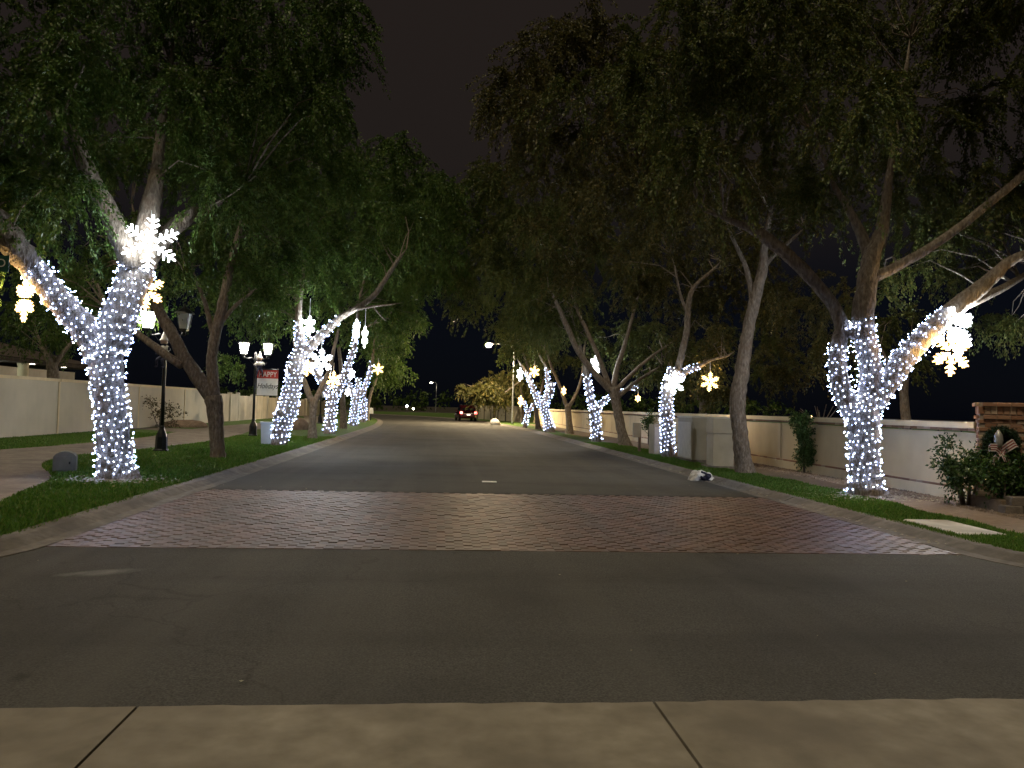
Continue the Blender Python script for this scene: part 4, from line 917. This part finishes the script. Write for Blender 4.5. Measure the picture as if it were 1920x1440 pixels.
for key, colr, x, y, z, r, yaw, up in SNOWFLAKES:
    root = thing('snowflake_light', FLAKE_TEXT[key], 'snowflake light', (x, y, z), R(yaw), 'snowflake lights in the trees')
    for i in range(6):
        o = link('arm', ARM[colr], root); o.rotation_euler = (0, R(60 * i + 4), 0); o.scale = (r, r, r)
    ld = bpy.data.lights.new('flake_lamp', 'POINT'); ld.energy = {'S01': 16, 'S02': 6, 'S16': 4}.get(key, {'S13': 95, 'S14': 30, 'S04': 26, 'S05': 34, 'S08': 34, 'S09': 34, 'S17': 36, 'S15': 22}.get(key, (64 if colr == 'white' else 36) * (r / .47) ** 1.5)); ld.shadow_soft_size = .03
    ld.color = (.86, .93, 1.0) if colr == 'white' else (1.0, .66, .26); lo = bpy.data.objects.new('flake_lamp', ld); COL.objects.link(lo); lo.parent = root; lo.location = (0, -.22 if key == 'S01' else -.06, 0)
    MB().tube([(0, 0, r * .95), (0, .01, up)], .006 + .0002 * y, 4).build('hanger', M['cable'], root)

# ------------------------------------------------------------------ lamp posts
def lantern(parent, x, z, lit):
    f = MB()
    for sx, sy in ((-1, -1), (1, -1), (1, 1), (-1, 1)): f.tube([(x + sx * .075, sy * .075, z), (x + sx * .125, sy * .125, z + .33)], .010, 4)
    f.lathe([(.10, -.03), (.115, 0), (.10, .012)], 4, (x, 0, z)); f.lathe([(.20, .33), (.19, .35), (.10, .42), (.05, .45), (.03, .50), (.012, .54)], 8, (x, 0, z))
    f.lathe([(.02, -.14), (.05, -.10), (.035, -.06), (.09, -.03)], 8, (x, 0, z))
    k_ = Matrix.Translation((x, 0, z - .05)) @ Matrix.Scale(1.35, 4) @ Matrix.Translation((-x, 0, -z))
    o = f.xform(k_).build('lantern', M['black_metal'], parent)
    MB().lathe([(.095, .012), (.155, .325)], 4, (x, 0, z)).xform(k_).build('glass', M['lamp_lit'] if lit else M['lamp_glass'], o)
    return o
def lamp_post(label, loc, lit, rz=0.0):
    p = thing('lamp_post', label, 'lamp post', loc, rz, 'twin lantern posts on the left lawn')
    MB().lathe([(.20, 0), (.20, .05), (.165, .08), (.155, .42), (.12, .52), (.085, .60), (.065, .66), (.075, .70), (.06, .73)], 8).build('pedestal', M['black_metal'], p)
    MB().lathe([(.055, .72), (.050, 1.6), (.046, 2.9), (.05, 3.3)], 12).build('pole', M['black_metal'], p, smooth=True)
    a = MB()
    for s_ in (-1, 1):
        a.tube([(0, 0, 3.20), (s_ * .16, 0, 3.30), (s_ * .34, 0, 3.26), (s_ * .47, 0, 3.30), (s_ * .49, 0, 3.40)], .022, 6)
        a.tube([(s_ * .05, 0, 3.02), (s_ * .20, 0, 3.12), (s_ * .30, 0, 3.27)], .014, 5)
    a.lathe([(.06, 3.15), (.07, 3.2), (.05, 3.3), (.035, 3.42), (.05, 3.46), (.01, 3.56)], 8)
    a.build('arm', M['black_metal'], p)
    lantern(p, -.49, 3.50, lit[0]); lantern(p, .49, 3.50, lit[1])
    return p
lamp_post('black twin lantern post nearest the camera with only its left lantern lit', (-7.75, 22.4, GZ), (True, False))
lamp_post('black twin lantern post carrying the holiday banner, both lanterns lit', (-7.80, 33.2, GZ), (True, True))
lamp_post('thin black lantern post far back behind the crooked lit tree', (-11.2, 60, GZ), (True, True))
lamp_post('black lantern post between the slim unlit tree and third lit trunk', (-8.45, 55.5, GZ), (True, True))

def text_mesh(s_, size, shear, mat, name='lettering', depth=.002):
    cu = bpy.data.curves.new('t', 'FONT'); cu.body = s_; cu.size = size; cu.shear = shear; cu.extrude = depth; cu.align_x = 'CENTER'; cu.align_y = 'CENTER'
    ob = bpy.data.objects.new('t', cu); COL.objects.link(ob); bpy.context.view_layer.update()
    me = bpy.data.meshes.new_from_object(ob.evaluated_get(bpy.context.evaluated_depsgraph_get())); bpy.data.objects.remove(ob); me.name = name
    me.materials.clear(); me.materials.append(mat); return me
def banner(label, loc, w, h):
    p = thing('holiday_banner', label, 'banner', loc, 0, 'holiday banners on the lamp posts')
    MB().box((w / 2, 0, h * .33), (w, .012, h * .66)).build('lower_panel', M['white_paint'], p)
    MB().box((w / 2, 0, h * .82), (w, .013, h * .32)).build('upper_panel', M['red_paint'], p)
    MB().tube([(-.06, 0, h + .02), (w + .03, 0, h + .02)], .016, 6).tube([(-.06, 0, -.02), (w + .03, 0, -.02)], .012, 6).build('rod', M['black_metal'], p)
    for s_, sz, sh, z, mt, xs in (('HAPPY', .27, 0, h * .81, M['white_paint'], .92), ('Holidays', .275, .35, h * .36, M['ink'], .90)):
        o = link('lettering', text_mesh(s_, sz, sh, mt), p, loc=(w / 2, -.0085, z)); o.rotation_euler = (R(90), 0, 0); o.scale = (xs, 1.15, 1)
banner('red and white HAPPY Holidays banner on the lit lantern post', (-7.71, 33.2, 1.79), .86, 1.08)
banner('small far holiday banner beside the third lit trunk', (-8.36, 55.5, 1.9), .6, 1.0)

def figurine(label, loc, rz):
    """little doll in pointed hat sitting on the post: one continuous body, clothes as children"""
    p = thing('holiday_figurine', label, 'figurine', loc, rz, 'holiday figurines on the lamp posts')
    me = bpy.data.meshes.new('body')
    V = [(0, 0, .30), (0, 0, .42), (0, -.01, .56), (0, -.01, .63), (0, -.01, .72), (-.10, 0, .55), (-.20, -.04, .44), (-.17, -.10, .34), (.10, 0, .55), (.22, -.05, .48), (.27, -.12, .56),
         (-.06, -.03, .28), (-.10, -.16, .20), (-.11, -.12, .02), (-.11, -.20, .0), (.06, -.03, .28), (.10, -.16, .18), (.12, -.12, .0), (.12, -.20, -.02)]
    E_ = [(0, 1), (1, 2), (2, 3), (3, 4), (2, 5), (5, 6), (6, 7), (2, 8), (8, 9), (9, 10), (0, 11), (11, 12), (12, 13), (13, 14), (0, 15), (15, 16), (16, 17), (17, 18)]
    rr = [.09, .095, .08, .045, .085, .045, .036, .028, .045, .036, .028, .05, .045, .032, .03, .05, .045, .032, .03]
    me.from_pydata(V, E_, []); me.materials.append(M['cloth_dark']); o = link('body', me, p)
    sk = o.modifiers.new('skin', 'SKIN')
    for i, v in enumerate(me.skin_vertices[0].data): v.radius = (rr[i], rr[i]); v.use_root = (i == 0)
    ss = o.modifiers.new('sub', 'SUBSURF'); ss.levels = 1; ss.render_levels = 1
    MB().lathe([(.13, .44), (.125, .50), (.115, .56), (.07, .60)], 10).build('collar', M['cloth_white'], p, smooth=True)
    for s_, (x1, z1) in ((-1, (-.20, .44)), (1, (.22, .48))): MB().tube([(s_ * .09, 0, .56), (x1 * .7, -.02, (z1 + .56) / 2), (x1, -.045, z1)], [.055, .05, .042], 7).build('sleeve', M['cloth_white'], p, smooth=True)
    MB().lathe([(.086, .655), (.095, .70), (.094, .745), (.06, .79)], 10, (0, -.01, 0)).build('face', M['skin'], p, smooth=True)
    MB().lathe([(.125, .745), (.115, .765), (.09, .80), (.055, .90), (.02, 1.0), (.004, 1.03)], 10, (0, -.01, 0)).build('hat', M['cloth_white'], p, smooth=True)
figurine('small pale figurine in pointed hat sitting above the holiday banner', (-7.60, 33.06, 2.60), R(20))
figurine('pale figurine clinging to the nearest lamp post behind the forked trunk', (-7.72, 22.24, 2.42), R(-25))

# ------------------------------------------------------------------ small things on the left lawn
u = thing('utility_pedestal', 'small grey-green utility pedestal with arched lid left of the foreground tree', 'utility box', (-7.35, 16.0, GZ), R(20))
arch = [(-.20, 0), (.20, 0), (.20, .27)] + [(.20 * math.cos(a), .27 + .13 * math.sin(a)) for a in np.linspace(.3, math.pi - .3, 7)] + [(-.20, .27)]
MB().add([(x, -.19, z) for x, z in arch] + [(x, .19, z) for x, z in arch], [tuple(range(len(arch))), tuple(range(2 * len(arch) - 1, len(arch) - 1, -1))] + [(i, len(arch) + i, len(arch) + (i + 1) % len(arch), (i + 1) % len(arch)) for i in range(len(arch))]).build('housing', M['util_green'], u)
MB().box((0, -.20, .17), (.27, .02, .27)).build('door', M['util_green'], u)
MB().box((.09, -.215, .18), (.03, .02, .05)).build('latch', M['black_metal'], u)
u = thing('utility_box', 'pale blue-green tapered box standing behind the crooked lit trunk', 'utility box', (-5.83, 27.3, GZ), R(8))
MB().box((0, 0, .36), (.55, .40, .72), taper=1.12).build('housing', M['util_pale'], u); MB().box((0, 0, .745), (.66, .50, .05)).build('lid', M['util_pale'], u)
def boulder(label, loc, sx, sy, sz, seed):
    rg = np.random.default_rng(seed); bm = bmesh.new(); bmesh.ops.create_icosphere(bm, subdivisions=3, radius=1)
    ks = rg.normal(size=(6, 3)) * 1.7; ph = rg.random(6) * 6
    for v in bm.verts:
        f = 1 + .09 * sum(math.sin(float(np.dot(k_, v.co)) + p_) for k_, p_ in zip(ks, ph)) / 1.5
        v.co = Vector((v.co.x * sx * f, v.co.y * sy * f, max(-.3, v.co.z) * sz * f))
    me = bpy.data.meshes.new('boulder'); bm.to_mesh(me); bm.free(); me.materials.append(M['rock']); me.polygons.foreach_set('use_smooth', [True] * len(me.polygons))
    return tag(link('boulder', me, loc=loc), label, 'boulder')
boulder('rounded brown boulder on the lawn behind the crooked lit trunk', (-7.9, 42.6, GZ), .78, .7, .62, 3)
boulder('long low dark boulder at the foot of the grey wall', (-13.6, 42.3, GZ), 1.3, .7, .42, 5)
def shrub(name, label, loc, blobs, L, lai, mat, stems, cat='shrub', droop=.15, rc=None, group=None):
    p = thing(name, label, cat, loc, 0, group); V, C = leaf_cloud(blobs, L, lai, droop, rc)
    link('foliage', np_mesh('foliage', V, 4, M[mat]), p)
    for st in stems: MB().tube([s_[:3] for s_ in st], [s_[3] for s_ in st], 6).build('stem', M['bark'], p, smooth=True)
    return p
shrub('wild_shrub', 'sparse dark shrub growing against the grey wall right of the foreground trunk', (-14.0, 40.0, GZ), [(0, 0, .75, .9, .6, .6), (.6, 0, .9, .7, .5, .3), (-.5, 0, 1.2, .3, .3, .6)], .12, .9, 'leaf_dry',
      [[(0, 0, 0, .03), (.3, 0, .5, .02), (.9, 0, .9, .01)], [(0, 0, 0, .03), (-.3, 0, .7, .02), (-.6, 0, 1.6, .008)], [(0, 0, 0, .03), (.1, 0, .8, .02), (.4, 0, 1.3, .008)]])
nb_ = thing('notice_sign', 'small white arched notice on a post at the far left kerb', 'sign', (-6.3, 71, GZ), R(3))
MB().box((0, 0, .30), (.08, .08, .62)).build('post', M['black_metal'], nb_)
ap = [(-.22, .60), (.22, .60), (.22, 1.05)] + [(.22 * math.cos(a), 1.05 + .09 * math.sin(a)) for a in np.linspace(.4, math.pi - .4, 5)] + [(-.22, 1.05)]
MB().add([(x, -.05, z) for x, z in ap] + [(x, -.02, z) for x, z in ap], [tuple(range(len(ap))), tuple(range(2 * len(ap) - 1, len(ap) - 1, -1))] + [(i, len(ap) + i, len(ap) + (i + 1) % len(ap), (i + 1) % len(ap)) for i in range(len(ap))]).build('panel', M['white_paint'], nb_)
ss_ = thing('street_sign', 'edge of dark green street name blade at the left frame border', 'sign', (-7.15, 12.0, 0))
MB().tube([(0, 0, -.02), (0, 0, 3.75)], .03, 8).build('pole', M['grey_metal'], ss_)
MB().box((.28, -.04, 3.48), (.92, .012, .24)).build('blade', M['sign_green'], ss_)
o = link('lettering', text_mesh('O', .17, 0, M['cover']), ss_, loc=(.63, -.0485, 3.48)); o.rotation_euler = (R(90), 0, 0)

# house behind the left wall
h = thing('house', 'low house with lit eave lights seen over the grey left wall', 'house', (-24, 44, 0))
MB().box((-4, .5, 1.55), (8, 17, 3.1)).build('wall', M['house_wall'], h)
MB().box((-3.6, .5, 3.42), (9.9, 18.4, .22)).build('eave', M['roof_tile'], h)
rf = MB().add([(1.4, -8.8, 3.55), (1.4, 9.8, 3.55), (-8.6, 9.8, 3.55), (-8.6, -8.8, 3.55), (-3.6, -4, 4.9), (-3.6, 5, 4.9)], [(0, 1, 5, 4), (1, 2, 5), (2, 3, 4, 5), (3, 0, 4)]).build('roof', M['roof_tile'], h)
for yy in (1.75, 5.5): MB().lathe([(.16, 3.285), (.15, 3.30)], 12, (.95, yy, 0)).build('downlight', M['down_lit'], h)
wn = MB().box((.03, -1.2, 2.45), (.06, 2.4, 1.1)).build('window', M['window_lit'], h)
MB().box((.05, -1.2, 2.45), (.08, .06, 1.1)).box((.05, -1.2, 3.02), (.08, 2.5, .06)).box((.05, -2.43, 2.45), (.08, .06, 1.2)).box((.05, .03, 2.45), (.08, .06, 1.2)).build('frame', M['white_paint'], wn)
for yy in (-1.85, -.55): MB().lathe([(.02, 2.45), (.11, 2.5), (.13, 2.58), (.09, 2.68), (.02, 2.72)], 10, (.28, yy, 0)).build('lamp', M['down_lit'], h)
MB().lathe([(.30, 0), (.27, .2), (.27, 3.1), (.32, 3.3)], 14, (1.0, .75, 0)).build('column', M['stucco_trim'], h, smooth=True)

# ------------------------------------------------------------------ right side: utility boxes, shrubs, wreath
u = thing('utility_cabinet', 'large beige utility cabinet right of the straight lit trunk', 'utility box', (7.42, 22.1, GZ), R(-2))
MB().box((.50, .80, .04), (1.12, 1.72, .10)).build('pad', M['kerb'], u)
MB().box((.50, .80, .70), (1.0, 1.55, 1.24)).build('housing', M['util_beige'], u)
MB().box((.50, .80, 1.345), (1.06, 1.62, .05)).build('lid', M['util_trim'], u)
for x in (.27, .73): 
    d_ = MB().box((x, .018, .66), (.43, .02, 1.06)).build('door', M['util_beige'], u); MB().box((x + (.16 if x < .5 else -.16), .002, .72), (.03, .02, .12)).build('handle', M['grey_metal'], d_)
MB().box((-.012, .8, .66), (.02, 1.4, 1.06)).build('door', M['util_trim'], u)  # road side: the string lights' light is put into its paler colour
u = thing('utility_transformer', 'narrower beige transformer box with lid left of the bare curving trunk', 'utility box', (7.30, 20.05, GZ), R(-3))
MB().box((.30, .34, .03), (.80, .85, .08)).build('pad', M['kerb'], u)
MB().box((.29, .32, .50), (.56, .60, .86)).build('housing', M['util_beige'], u)
MB().box((.29, .32, 1.14), (.60, .64, .40), taper=.97).build('lid', M['util_beige'], u)
MB().box((.29, .32, 1.355), (.58, .62, .03)).build('cap', M['util_trim'], u)
MB().box((.59, .16, .95), (.06, .12, .14)).box((.59, .16, .50), (.06, .12, .16)).build('warning_label', M['label_red'], u)
u = thing('utility_box', 'slim tan equipment box beside the straight lit trunk', 'utility box', (7.28, 25.7, GZ))
MB().box((.12, .3, .52), (.26, .6, 1.04)).build('housing', M['util_beige'], u); MB().box((.12, -.012, .5), (.20, .02, .9)).build('door', M['util_trim'], u)
u = thing('utility_box', 'pale equipment box tucked behind the straight lit trunk', 'utility box', (7.68, 25.5, GZ))
MB().box((.12, .3, .54), (.34, .6, 1.08)).build('housing', M['util_pale'], u); MB().box((.12, .3, 1.095), (.38, .64, .03)).build('lid', M['util_trim'], u)
u = thing('meter_post', 'short post with a grey meter box left of the tan equipment box', 'utility box', (7.12, 27.2, GZ))
MB().box((.05, 0, .45), (.09, .09, .95)).build('post', M['rock'], u); MB().box((-.06, -.02, .80), (.26, .16, .52)).build('meter_box', M['util_beige'], u)

shrub('columnar_shrub', 'tall clipped columnar shrub against the cream wall left of the right foreground trunk', (9.28, 19.0, GZ), [(0, 0, 1.30, .27, .22, .28), (-.02, 0, .95, .30, .22, .30), (.06, 0, .62, .26, .2, .28), (.14, -.05, .38, .22, .2, .16)], .055, 5.5, 'leaf_shrub', [[(.06, 0, -.02, .03), (.05, 0, .3, .028), (0, 0, .8, .02)]], rc=.16, group='clipped shrubs along the cream wall')
shrub('columnar_shrub', 'rounded clipped shrub left of the meter post', (9.15, 33.2, GZ), [(0, 0, 1.10, .38, .3, .34), (.0, 0, .72, .36, .3, .34)], .075, 3.0, 'leaf_shrub', [[(0, 0, -.02, .03), (0, 0, .4, .025), (0, 0, .8, .02)], [(.1, 0, -.02, .02), (.08, 0, .5, .02)]], rc=.2, group='clipped shrubs along the cream wall')
shrub('columnar_shrub', 'small dark clipped shrub just left of the Y-shaped lit tree', (9.1, 44.5, GZ), [(0, 0, .95, .36, .3, .5), (.0, 0, .55, .3, .3, .3)], .09, 2.6, 'leaf_shrub', [[(0, 0, -.02, .03), (0, 0, .8, .02)]], rc=.22, group='clipped shrubs along the cream wall')
shrub('leafy_bush', 'bright leafy bush with bare stems in front of the cream wall end', (9.02, 12.55, GZ), [(-.08, 0, .82, .34, .3, .26), (.12, 0, .66, .34, .3, .36), (-.12, 0, .48, .24, .2, .22), (.30, .0, .80, .28, .28, .26)], .062, 3.6, 'leaf_shrub',
      [[(.02, 0, -.03, .035), (0, 0, .2, .03), (-.12, 0, .6, .014)], [(.10, 0, -.03, .035), (.12, 0, .22, .03), (.16, 0, .7, .012)], [(.17, .03, -.03, .03), (.22, 0, .25, .024), (.3, 0, .7, .01)], [(-.02, -.02, -.03, .03), (-.08, -.03, .2, .02), (-.2, 0, .5, .01)]], 'bush', rc=.2)
shrub('leafy_bush', 'broad dark bush growing in the block planter below the wreath', (9.05, 11.85, GZ), [(.0, .1, .52, .34, .26, .32), (.42, .05, .52, .42, .28, .30), (.85, 0, .70, .45, .28, .36), (.3, 0, .36, .5, .22, .2)], .075, 3.4, 'leaf_shrub', [[(.2, 0, 0, .02), (.2, 0, .5, .012)], [(.6, 0, 0, .02), (.65, 0, .5, .012)]], 'bush', rc=.22)
pn = thing('block_planter', 'low retaining wall of dark stacked blocks under the broad bush', 'planter', (8.95, 11.55, GZ), R(-8))
bk = MB().bbox((0, 0, 0), (.285, .2, .135), .012).mesh('block', M['block'])
for r_ in range(2):
    for i in range(7): link('block', bk, pn, loc=(.15 + .295 * i + (.12 if r_ else 0), random.uniform(-.008, .008) + .015 * r_, .07 + .142 * r_))
MB().box((1.1, .55, .10), (2.1, .95, .2)).build('soil', M['dirt'], pn)

wt = thing('wreath', 'dark green wreath with striped ribbon bow hanging on the brick pillar', 'wreath', (9.47, 12.22, 1.17), R(-33))
n_ = 5200; a = RNG.random(n_) * 6.283; b2 = RNG.random(n_) * 6.283; rr = .075 * np.sqrt(RNG.random(n_))
cx_ = (.205 + rr * np.cos(b2)); Pn = np.c_[cx_ * np.cos(a), rr * np.sin(b2) * .8, cx_ * np.sin(a)]
dn = unit(n_) + .8 * np.c_[np.cos(a), np.full(n_, -.3), np.sin(a)]; dn /= np.linalg.norm(dn, axis=1)[:, None]; sn = np.cross(dn, unit(n_)); sn /= np.linalg.norm(sn, axis=1)[:, None]
Vn = np.stack([Pn - sn * .006, Pn + sn * .006, Pn + dn * .05], 1).reshape(-1, 3)
tag(link('needles', np_mesh('needles', Vn, 3, M['needle']), wt), kind='stuff')
MB().tube([(.205 * math.cos(q), 0, .205 * math.sin(q)) for q in np.linspace(0, 2 * math.pi, 24, endpoint=False)], .05, 6, close=True).build('ring', M['needle'], wt)
def ribbon(path, w):
    """two-tone strip: alternating bars along the width"""
    res = [MB(), MB()]; n = 7
    for k in range(n):
        f0, f1 = k / n - .5, (k + 1) / n - .5
        vs = []
        for (x, y, z, nx, nz) in path: vs += [(x + nx * w * f0, y, z + nz * w * f0), (x + nx * w * f1, y, z + nz * w * f1)]
        res[k % 2].add(vs, [(2 * i, 2 * i + 1, 2 * i + 3, 2 * i + 2) for i in range(len(path) - 1)])
    return res
bow = [MB(), MB()]
for path, w in (([(0, -.10, -.14, .3, .9), (-.08, -.16, -.08, .2, 1), (-.17, -.15, -.08, .1, 1), (-.20, -.10, -.12, .1, 1)], .13), ([(0, -.10, -.14, -.3, .9), (.08, -.16, -.06, -.4, .9), (.17, -.15, .01, -.5, .85), (.20, -.10, .0, -.5, .85)], .15),
                ([(-.01, -.11, -.15, 1, .2), (-.09, -.14, -.25, 1, .2), (-.13, -.13, -.38, 1, .1)], .11), ([(.02, -.11, -.15, 1, -.2), (.06, -.14, -.26, 1, -.2), (.10, -.13, -.36, 1, -.2)], .11)):
    for a_, b_ in zip(bow, ribbon(path, w)): a_.add(b_.V, b_.F)
bow[0].build('white_ribbon', M['ribbon_white'], wt); bow[1].build('red_ribbon', M['ribbon_red'], wt)
MB().lathe([(.01, -.16), (.06, -.10), (.075, 0), (.06, .10), (.03, .15), (.01, .18)], 10, (-.05, -.10, .04)).build('ornament', M['silver'], wt, smooth=True)

tag(MB().bbox((0, 0, 0), (.66, 1.28, .10), .015).build('concrete_cover', M['cover'], loc=(7.0, 9.94, GZ - .02)), 'pale rectangular concrete utility cover set in the right grass', 'utility cover').rotation_euler = (0, 0, R(-2))

# crumpled bundle on the road
cb = thing('crumpled_bundle', 'crumpled white and navy cloth bundle lying at the right kerb', 'cloth bundle', (6.0, 17.2, .0))
def crumple(seed, sx, sy, sz, lo, mat, name):
    rg = np.random.default_rng(seed); bm = bmesh.new(); bmesh.ops.create_icosphere(bm, subdivisions=4, radius=1); ks = rg.normal(size=(10, 3)) * 3.2; ph = rg.random(10) * 6
    for v in bm.verts:
        f = 1 + .13 * sum(abs(math.sin(float(np.dot(k_, v.co)) + p_)) - .5 for k_, p_ in zip(ks, ph))
        v.co = Vector((v.co.x * sx * f + lo[0], v.co.y * sy * f + lo[1], max(-.05, v.co.z) * sz * f + lo[2]))
    me = bpy.data.meshes.new(name); bm.to_mesh(me); bm.free(); me.materials.append(mat); return link(name, me, cb)
crumple(1, .24, .2, .17, (0, 0, .005), M['cloth_white'], 'white_cloth'); crumple(4, .15, .15, .155, (.02, -.08, .02), M['cloth_dark'], 'navy_cloth')

# small white road marker
tag(MB().bbox((0, 0, 0), (.30, .10, .018), .008).build('road_marker', M['white_paint'], loc=(1.05, 15.9, .009)), 'small white raised marker plate on the asphalt past the brick band', 'road marker')

# ------------------------------------------------------------------ parked car
car = thing('parked_car', 'dark red sport utility car parked ahead with glowing tail lights', 'car', (2.95, 80.5, 0), R(6))
def loft(stations, mat, name, par, smooth=True):
    b_ = MB(); vs = []; n = None
    for (y, prof) in stations:
        n = len(prof); vs += [(x, y, z) for x, z in prof]
    fs = []
    for i in range(len(stations) - 1):
        for k in range(n): fs.append((i * n + k, i * n + (k + 1) % n, (i + 1) * n + (k + 1) % n, (i + 1) * n + k))
    fs += [tuple(range(n)), tuple((len(stations) - 1) * n + k for k in range(n - 1, -1, -1))]
    return b_.add(vs, fs).build(name, mat, par, smooth)
def sect(w, z0, z1, rb=.08): return [(-w + rb, z0), (w - rb, z0), (w, z0 + rb), (w + .02, (z0 + z1) / 2), (w - .03, z1 - rb), (w - .10, z1), (-w + .10, z1), (-w + .03, z1 - rb), (-w - .02, (z0 + z1) / 2), (-w, z0 + rb)]
body = loft([(0, sect(.86, .42, .98)), (.08, sect(.92, .34, 1.04)), (.6, sect(.96, .28, 1.06)), (2.6, sect(.96, .28, 1.04)), (3.6, sect(.94, .30, 1.00)), (4.3, sect(.90, .34, .90)), (4.55, sect(.82, .42, .80))], M['car_paint'], 'body', car)
def cs(w0, w1, z0, z1): return [(-w0, z0), (w0, z0), (w1 + .02, z1 - .06), (w1 - .06, z1), (-w1 + .06, z1), (-w1 - .02, z1 - .06)]
loft([(.12, cs(.88, .80, 1.02, 1.06)), (.42, cs(.88, .68, 1.02, 1.60)), (1.0, cs(.88, .70, 1.02, 1.68)), (2.2, cs(.88, .70, 1.02, 1.66)), (3.1, cs(.86, .80, 1.00, 1.05))], M['car_paint'], 'cabin', car)
MB().add([(-.70, .13, 1.12), (.70, .13, 1.12), (.58, .395, 1.53), (-.58, .395, 1.53)], [(0, 1, 2, 3)]).build('rear_window', M['car_glass'], car)
for s_ in (-1, 1):
    for y0, y1 in ((.62, 1.45), (1.55, 2.45)): MB().add([(s_ * .885, y0, 1.10), (s_ * .885, y1, 1.10), (s_ * .755, y1 - .1, 1.50), (s_ * .755, y0 + .05, 1.50)], [(0, 1, 2, 3)]).build('side_window', M['car_glass'], car)
    MB().bbox((s_ * .76, -.0, .88), (.26, .12, .24), .03).build('tail_light', M['tail'], car)
    MB().bbox((s_ * .98, 2.55, 1.08), (.16, .10, .14), .02).build('mirror', M['car_paint'], car)
    MB().bbox((s_ * .62, 4.50, .72), (.30, .10, .14), .02).build('headlight', M['lamp_glass'], car)
    for y in (.85, 3.65):
        w = MB().lathe([(.20, -.11), (.31, -.11), (.34, -.08), (.34, .08), (.31, .11), (.20, .11)], 20).xform(Matrix.Translation((s_ * .84, y, .34)) @ Matrix.Rotation(R(90), 4, 'Y')).build('wheel', M['tyre'], car, smooth=False)
        MB().lathe([(.05, .10), (.19, .115), (.205, .09)], 14).xform(Matrix.Translation((s_ * .84, y, .34)) @ Matrix.Rotation(R(90 * s_), 4, 'Y')).build('rim', M['rim'], w)
MB().bbox((0, -.06, .50), (1.74, .16, .20), .03).build('bumper', M['car_paint'], car); MB().box((0, -.012, .80), (1.1, .03, .05)).build('trim', M['chrome'], car)
MB().box((0, -.02, .68), (.36, .02, .14)).build('licence_plate', M['plate'], car)
for s_ in (-1, 1): MB().tube([(s_ * .62, .5, 1.69), (s_ * .62, 2.1, 1.70)], .025, 6).build('roof_rail', M['chrome'], car)
tag(boulder('squarish pale boulder on the kerb right of the parked car', (4.75, 66, GZ - .04), .42, .4, .5, 9), cat='boulder').data.materials[0] = M['cover']

# ------------------------------------------------------------------ street lamps and far lights
def street_lamp(label, loc, hgt, arm, rz, mat):
    p = thing('street_lamp', label, 'street lamp', loc, rz, 'street lamps beyond the trees')
    MB().lathe([(.12, 0), (.10, .3), (.075, hgt * .6), (.055, hgt)], 8).build('pole', M['grey_metal'], p, smooth=True)
    MB().tube([(0, 0, hgt - .1), (-arm * .3, 0, hgt + .25), (-arm * .7, 0, hgt + .32), (-arm, 0, hgt + .28)], .035, 6).build('arm', M['grey_metal'], p)
    hd = MB().bbox((-arm - .3, 0, hgt + .30), (.7, .30, .13), .03).build('head', M['grey_metal'], p)
    MB().lathe([(.02, -.24), (.18, -.19), (.26, -.08), (.26, .0)], 10, (-arm - .3, 0, hgt + .235)).build('lens', mat, hd)
street_lamp('lit street lamp with warm glow reaching over the road above the parked car', (6.4, 68, 0), 6.85, 2.0, 0, M['street_lit'])
street_lamp('tiny far street lamp at the end of the road', (-1.1, 190, -.05), 7.0, 1.0, 0, M['street_far'])
def globe(label, loc, h_, r):
    p = thing('globe_light', label, 'light', loc, 0, 'far porch lights at the end of the road')
    MB().tube([(0, 0, -.06), (0, 0, h_ - r)], .05, 6).build('post', M['black_metal'], p); MB().lathe([(.02, -r), (r * .7, -r * .7), (r, 0), (r * .7, r * .7), (.02, r)], 10, (0, 0, h_)).build('globe', M['porch_lit'], p, smooth=True)
globe('brighter left one of two far globe lights low above the road bend', (-7.3, 170, 0), 1.25, .26); globe('fainter right one of two far globe lights low above the road bend', (-5.9, 170, 0), .70, .2)
# small amber garden lights behind the cream wall and a lit bare shrub
for lab, x, y, z in (('leftmost small amber light just over the cream wall', 11.3, 17.6, 1.495), ('second small amber light over the cream wall', 11.6, 17.0, 1.49), ('third small amber light over the cream wall', 12.1, 16.9, 1.50), ('rightmost small amber light over the cream wall near the pillar', 12.5, 16.2, 1.49), ('single amber light beside the bare shrub behind the cream wall', 11.0, 22.0, 1.56)):
    p = thing('garden_light', lab, 'light', (x, y, -.06), 0, 'amber garden lights behind the cream wall')
    MB().tube([(0, 0, 0), (0, 0, z)], .02, 6).build('stake', M['black_metal'], p); MB().lathe([(.02, 0), (.026, .015), (.016, .035), (.005, .045)], 8, (0, 0, z)).build('lamp', M['amber_lit'], p)
p = thing('bare_shrub', 'bare branched shrub lit amber behind the cream wall', 'shrub', (11.5, 22.4, -.06))
for i in range(9):
    a = random.uniform(0, 6.28); l = random.uniform(.5, 1.1)
    MB().tube([(0, 0, 0), (.05 * math.cos(a), .05 * math.sin(a), 1.2), (.25 * l * math.cos(a), .25 * l * math.sin(a), 1.5), (l * .6 * math.cos(a), l * .6 * math.sin(a), 1.75 + .35 * random.random())], [.03, .025, .018, .008], 5).build('stem', M['bark'], p)
# dark far tree line closing the road end
V, C = leaf_cloud([(-60 + 14 * i, 215 + 12 * math.sin(i * 1.7), 3.2 + 1.2 * math.sin(i * 2.3), 9, 5, 3.4 + .8 * math.sin(i)) for i in range(12)], .9, 1.6, rc=1.6)
tag(link('far_trees', np_mesh('far_trees', V, 4, M['leaf_green'])), kind='stuff')
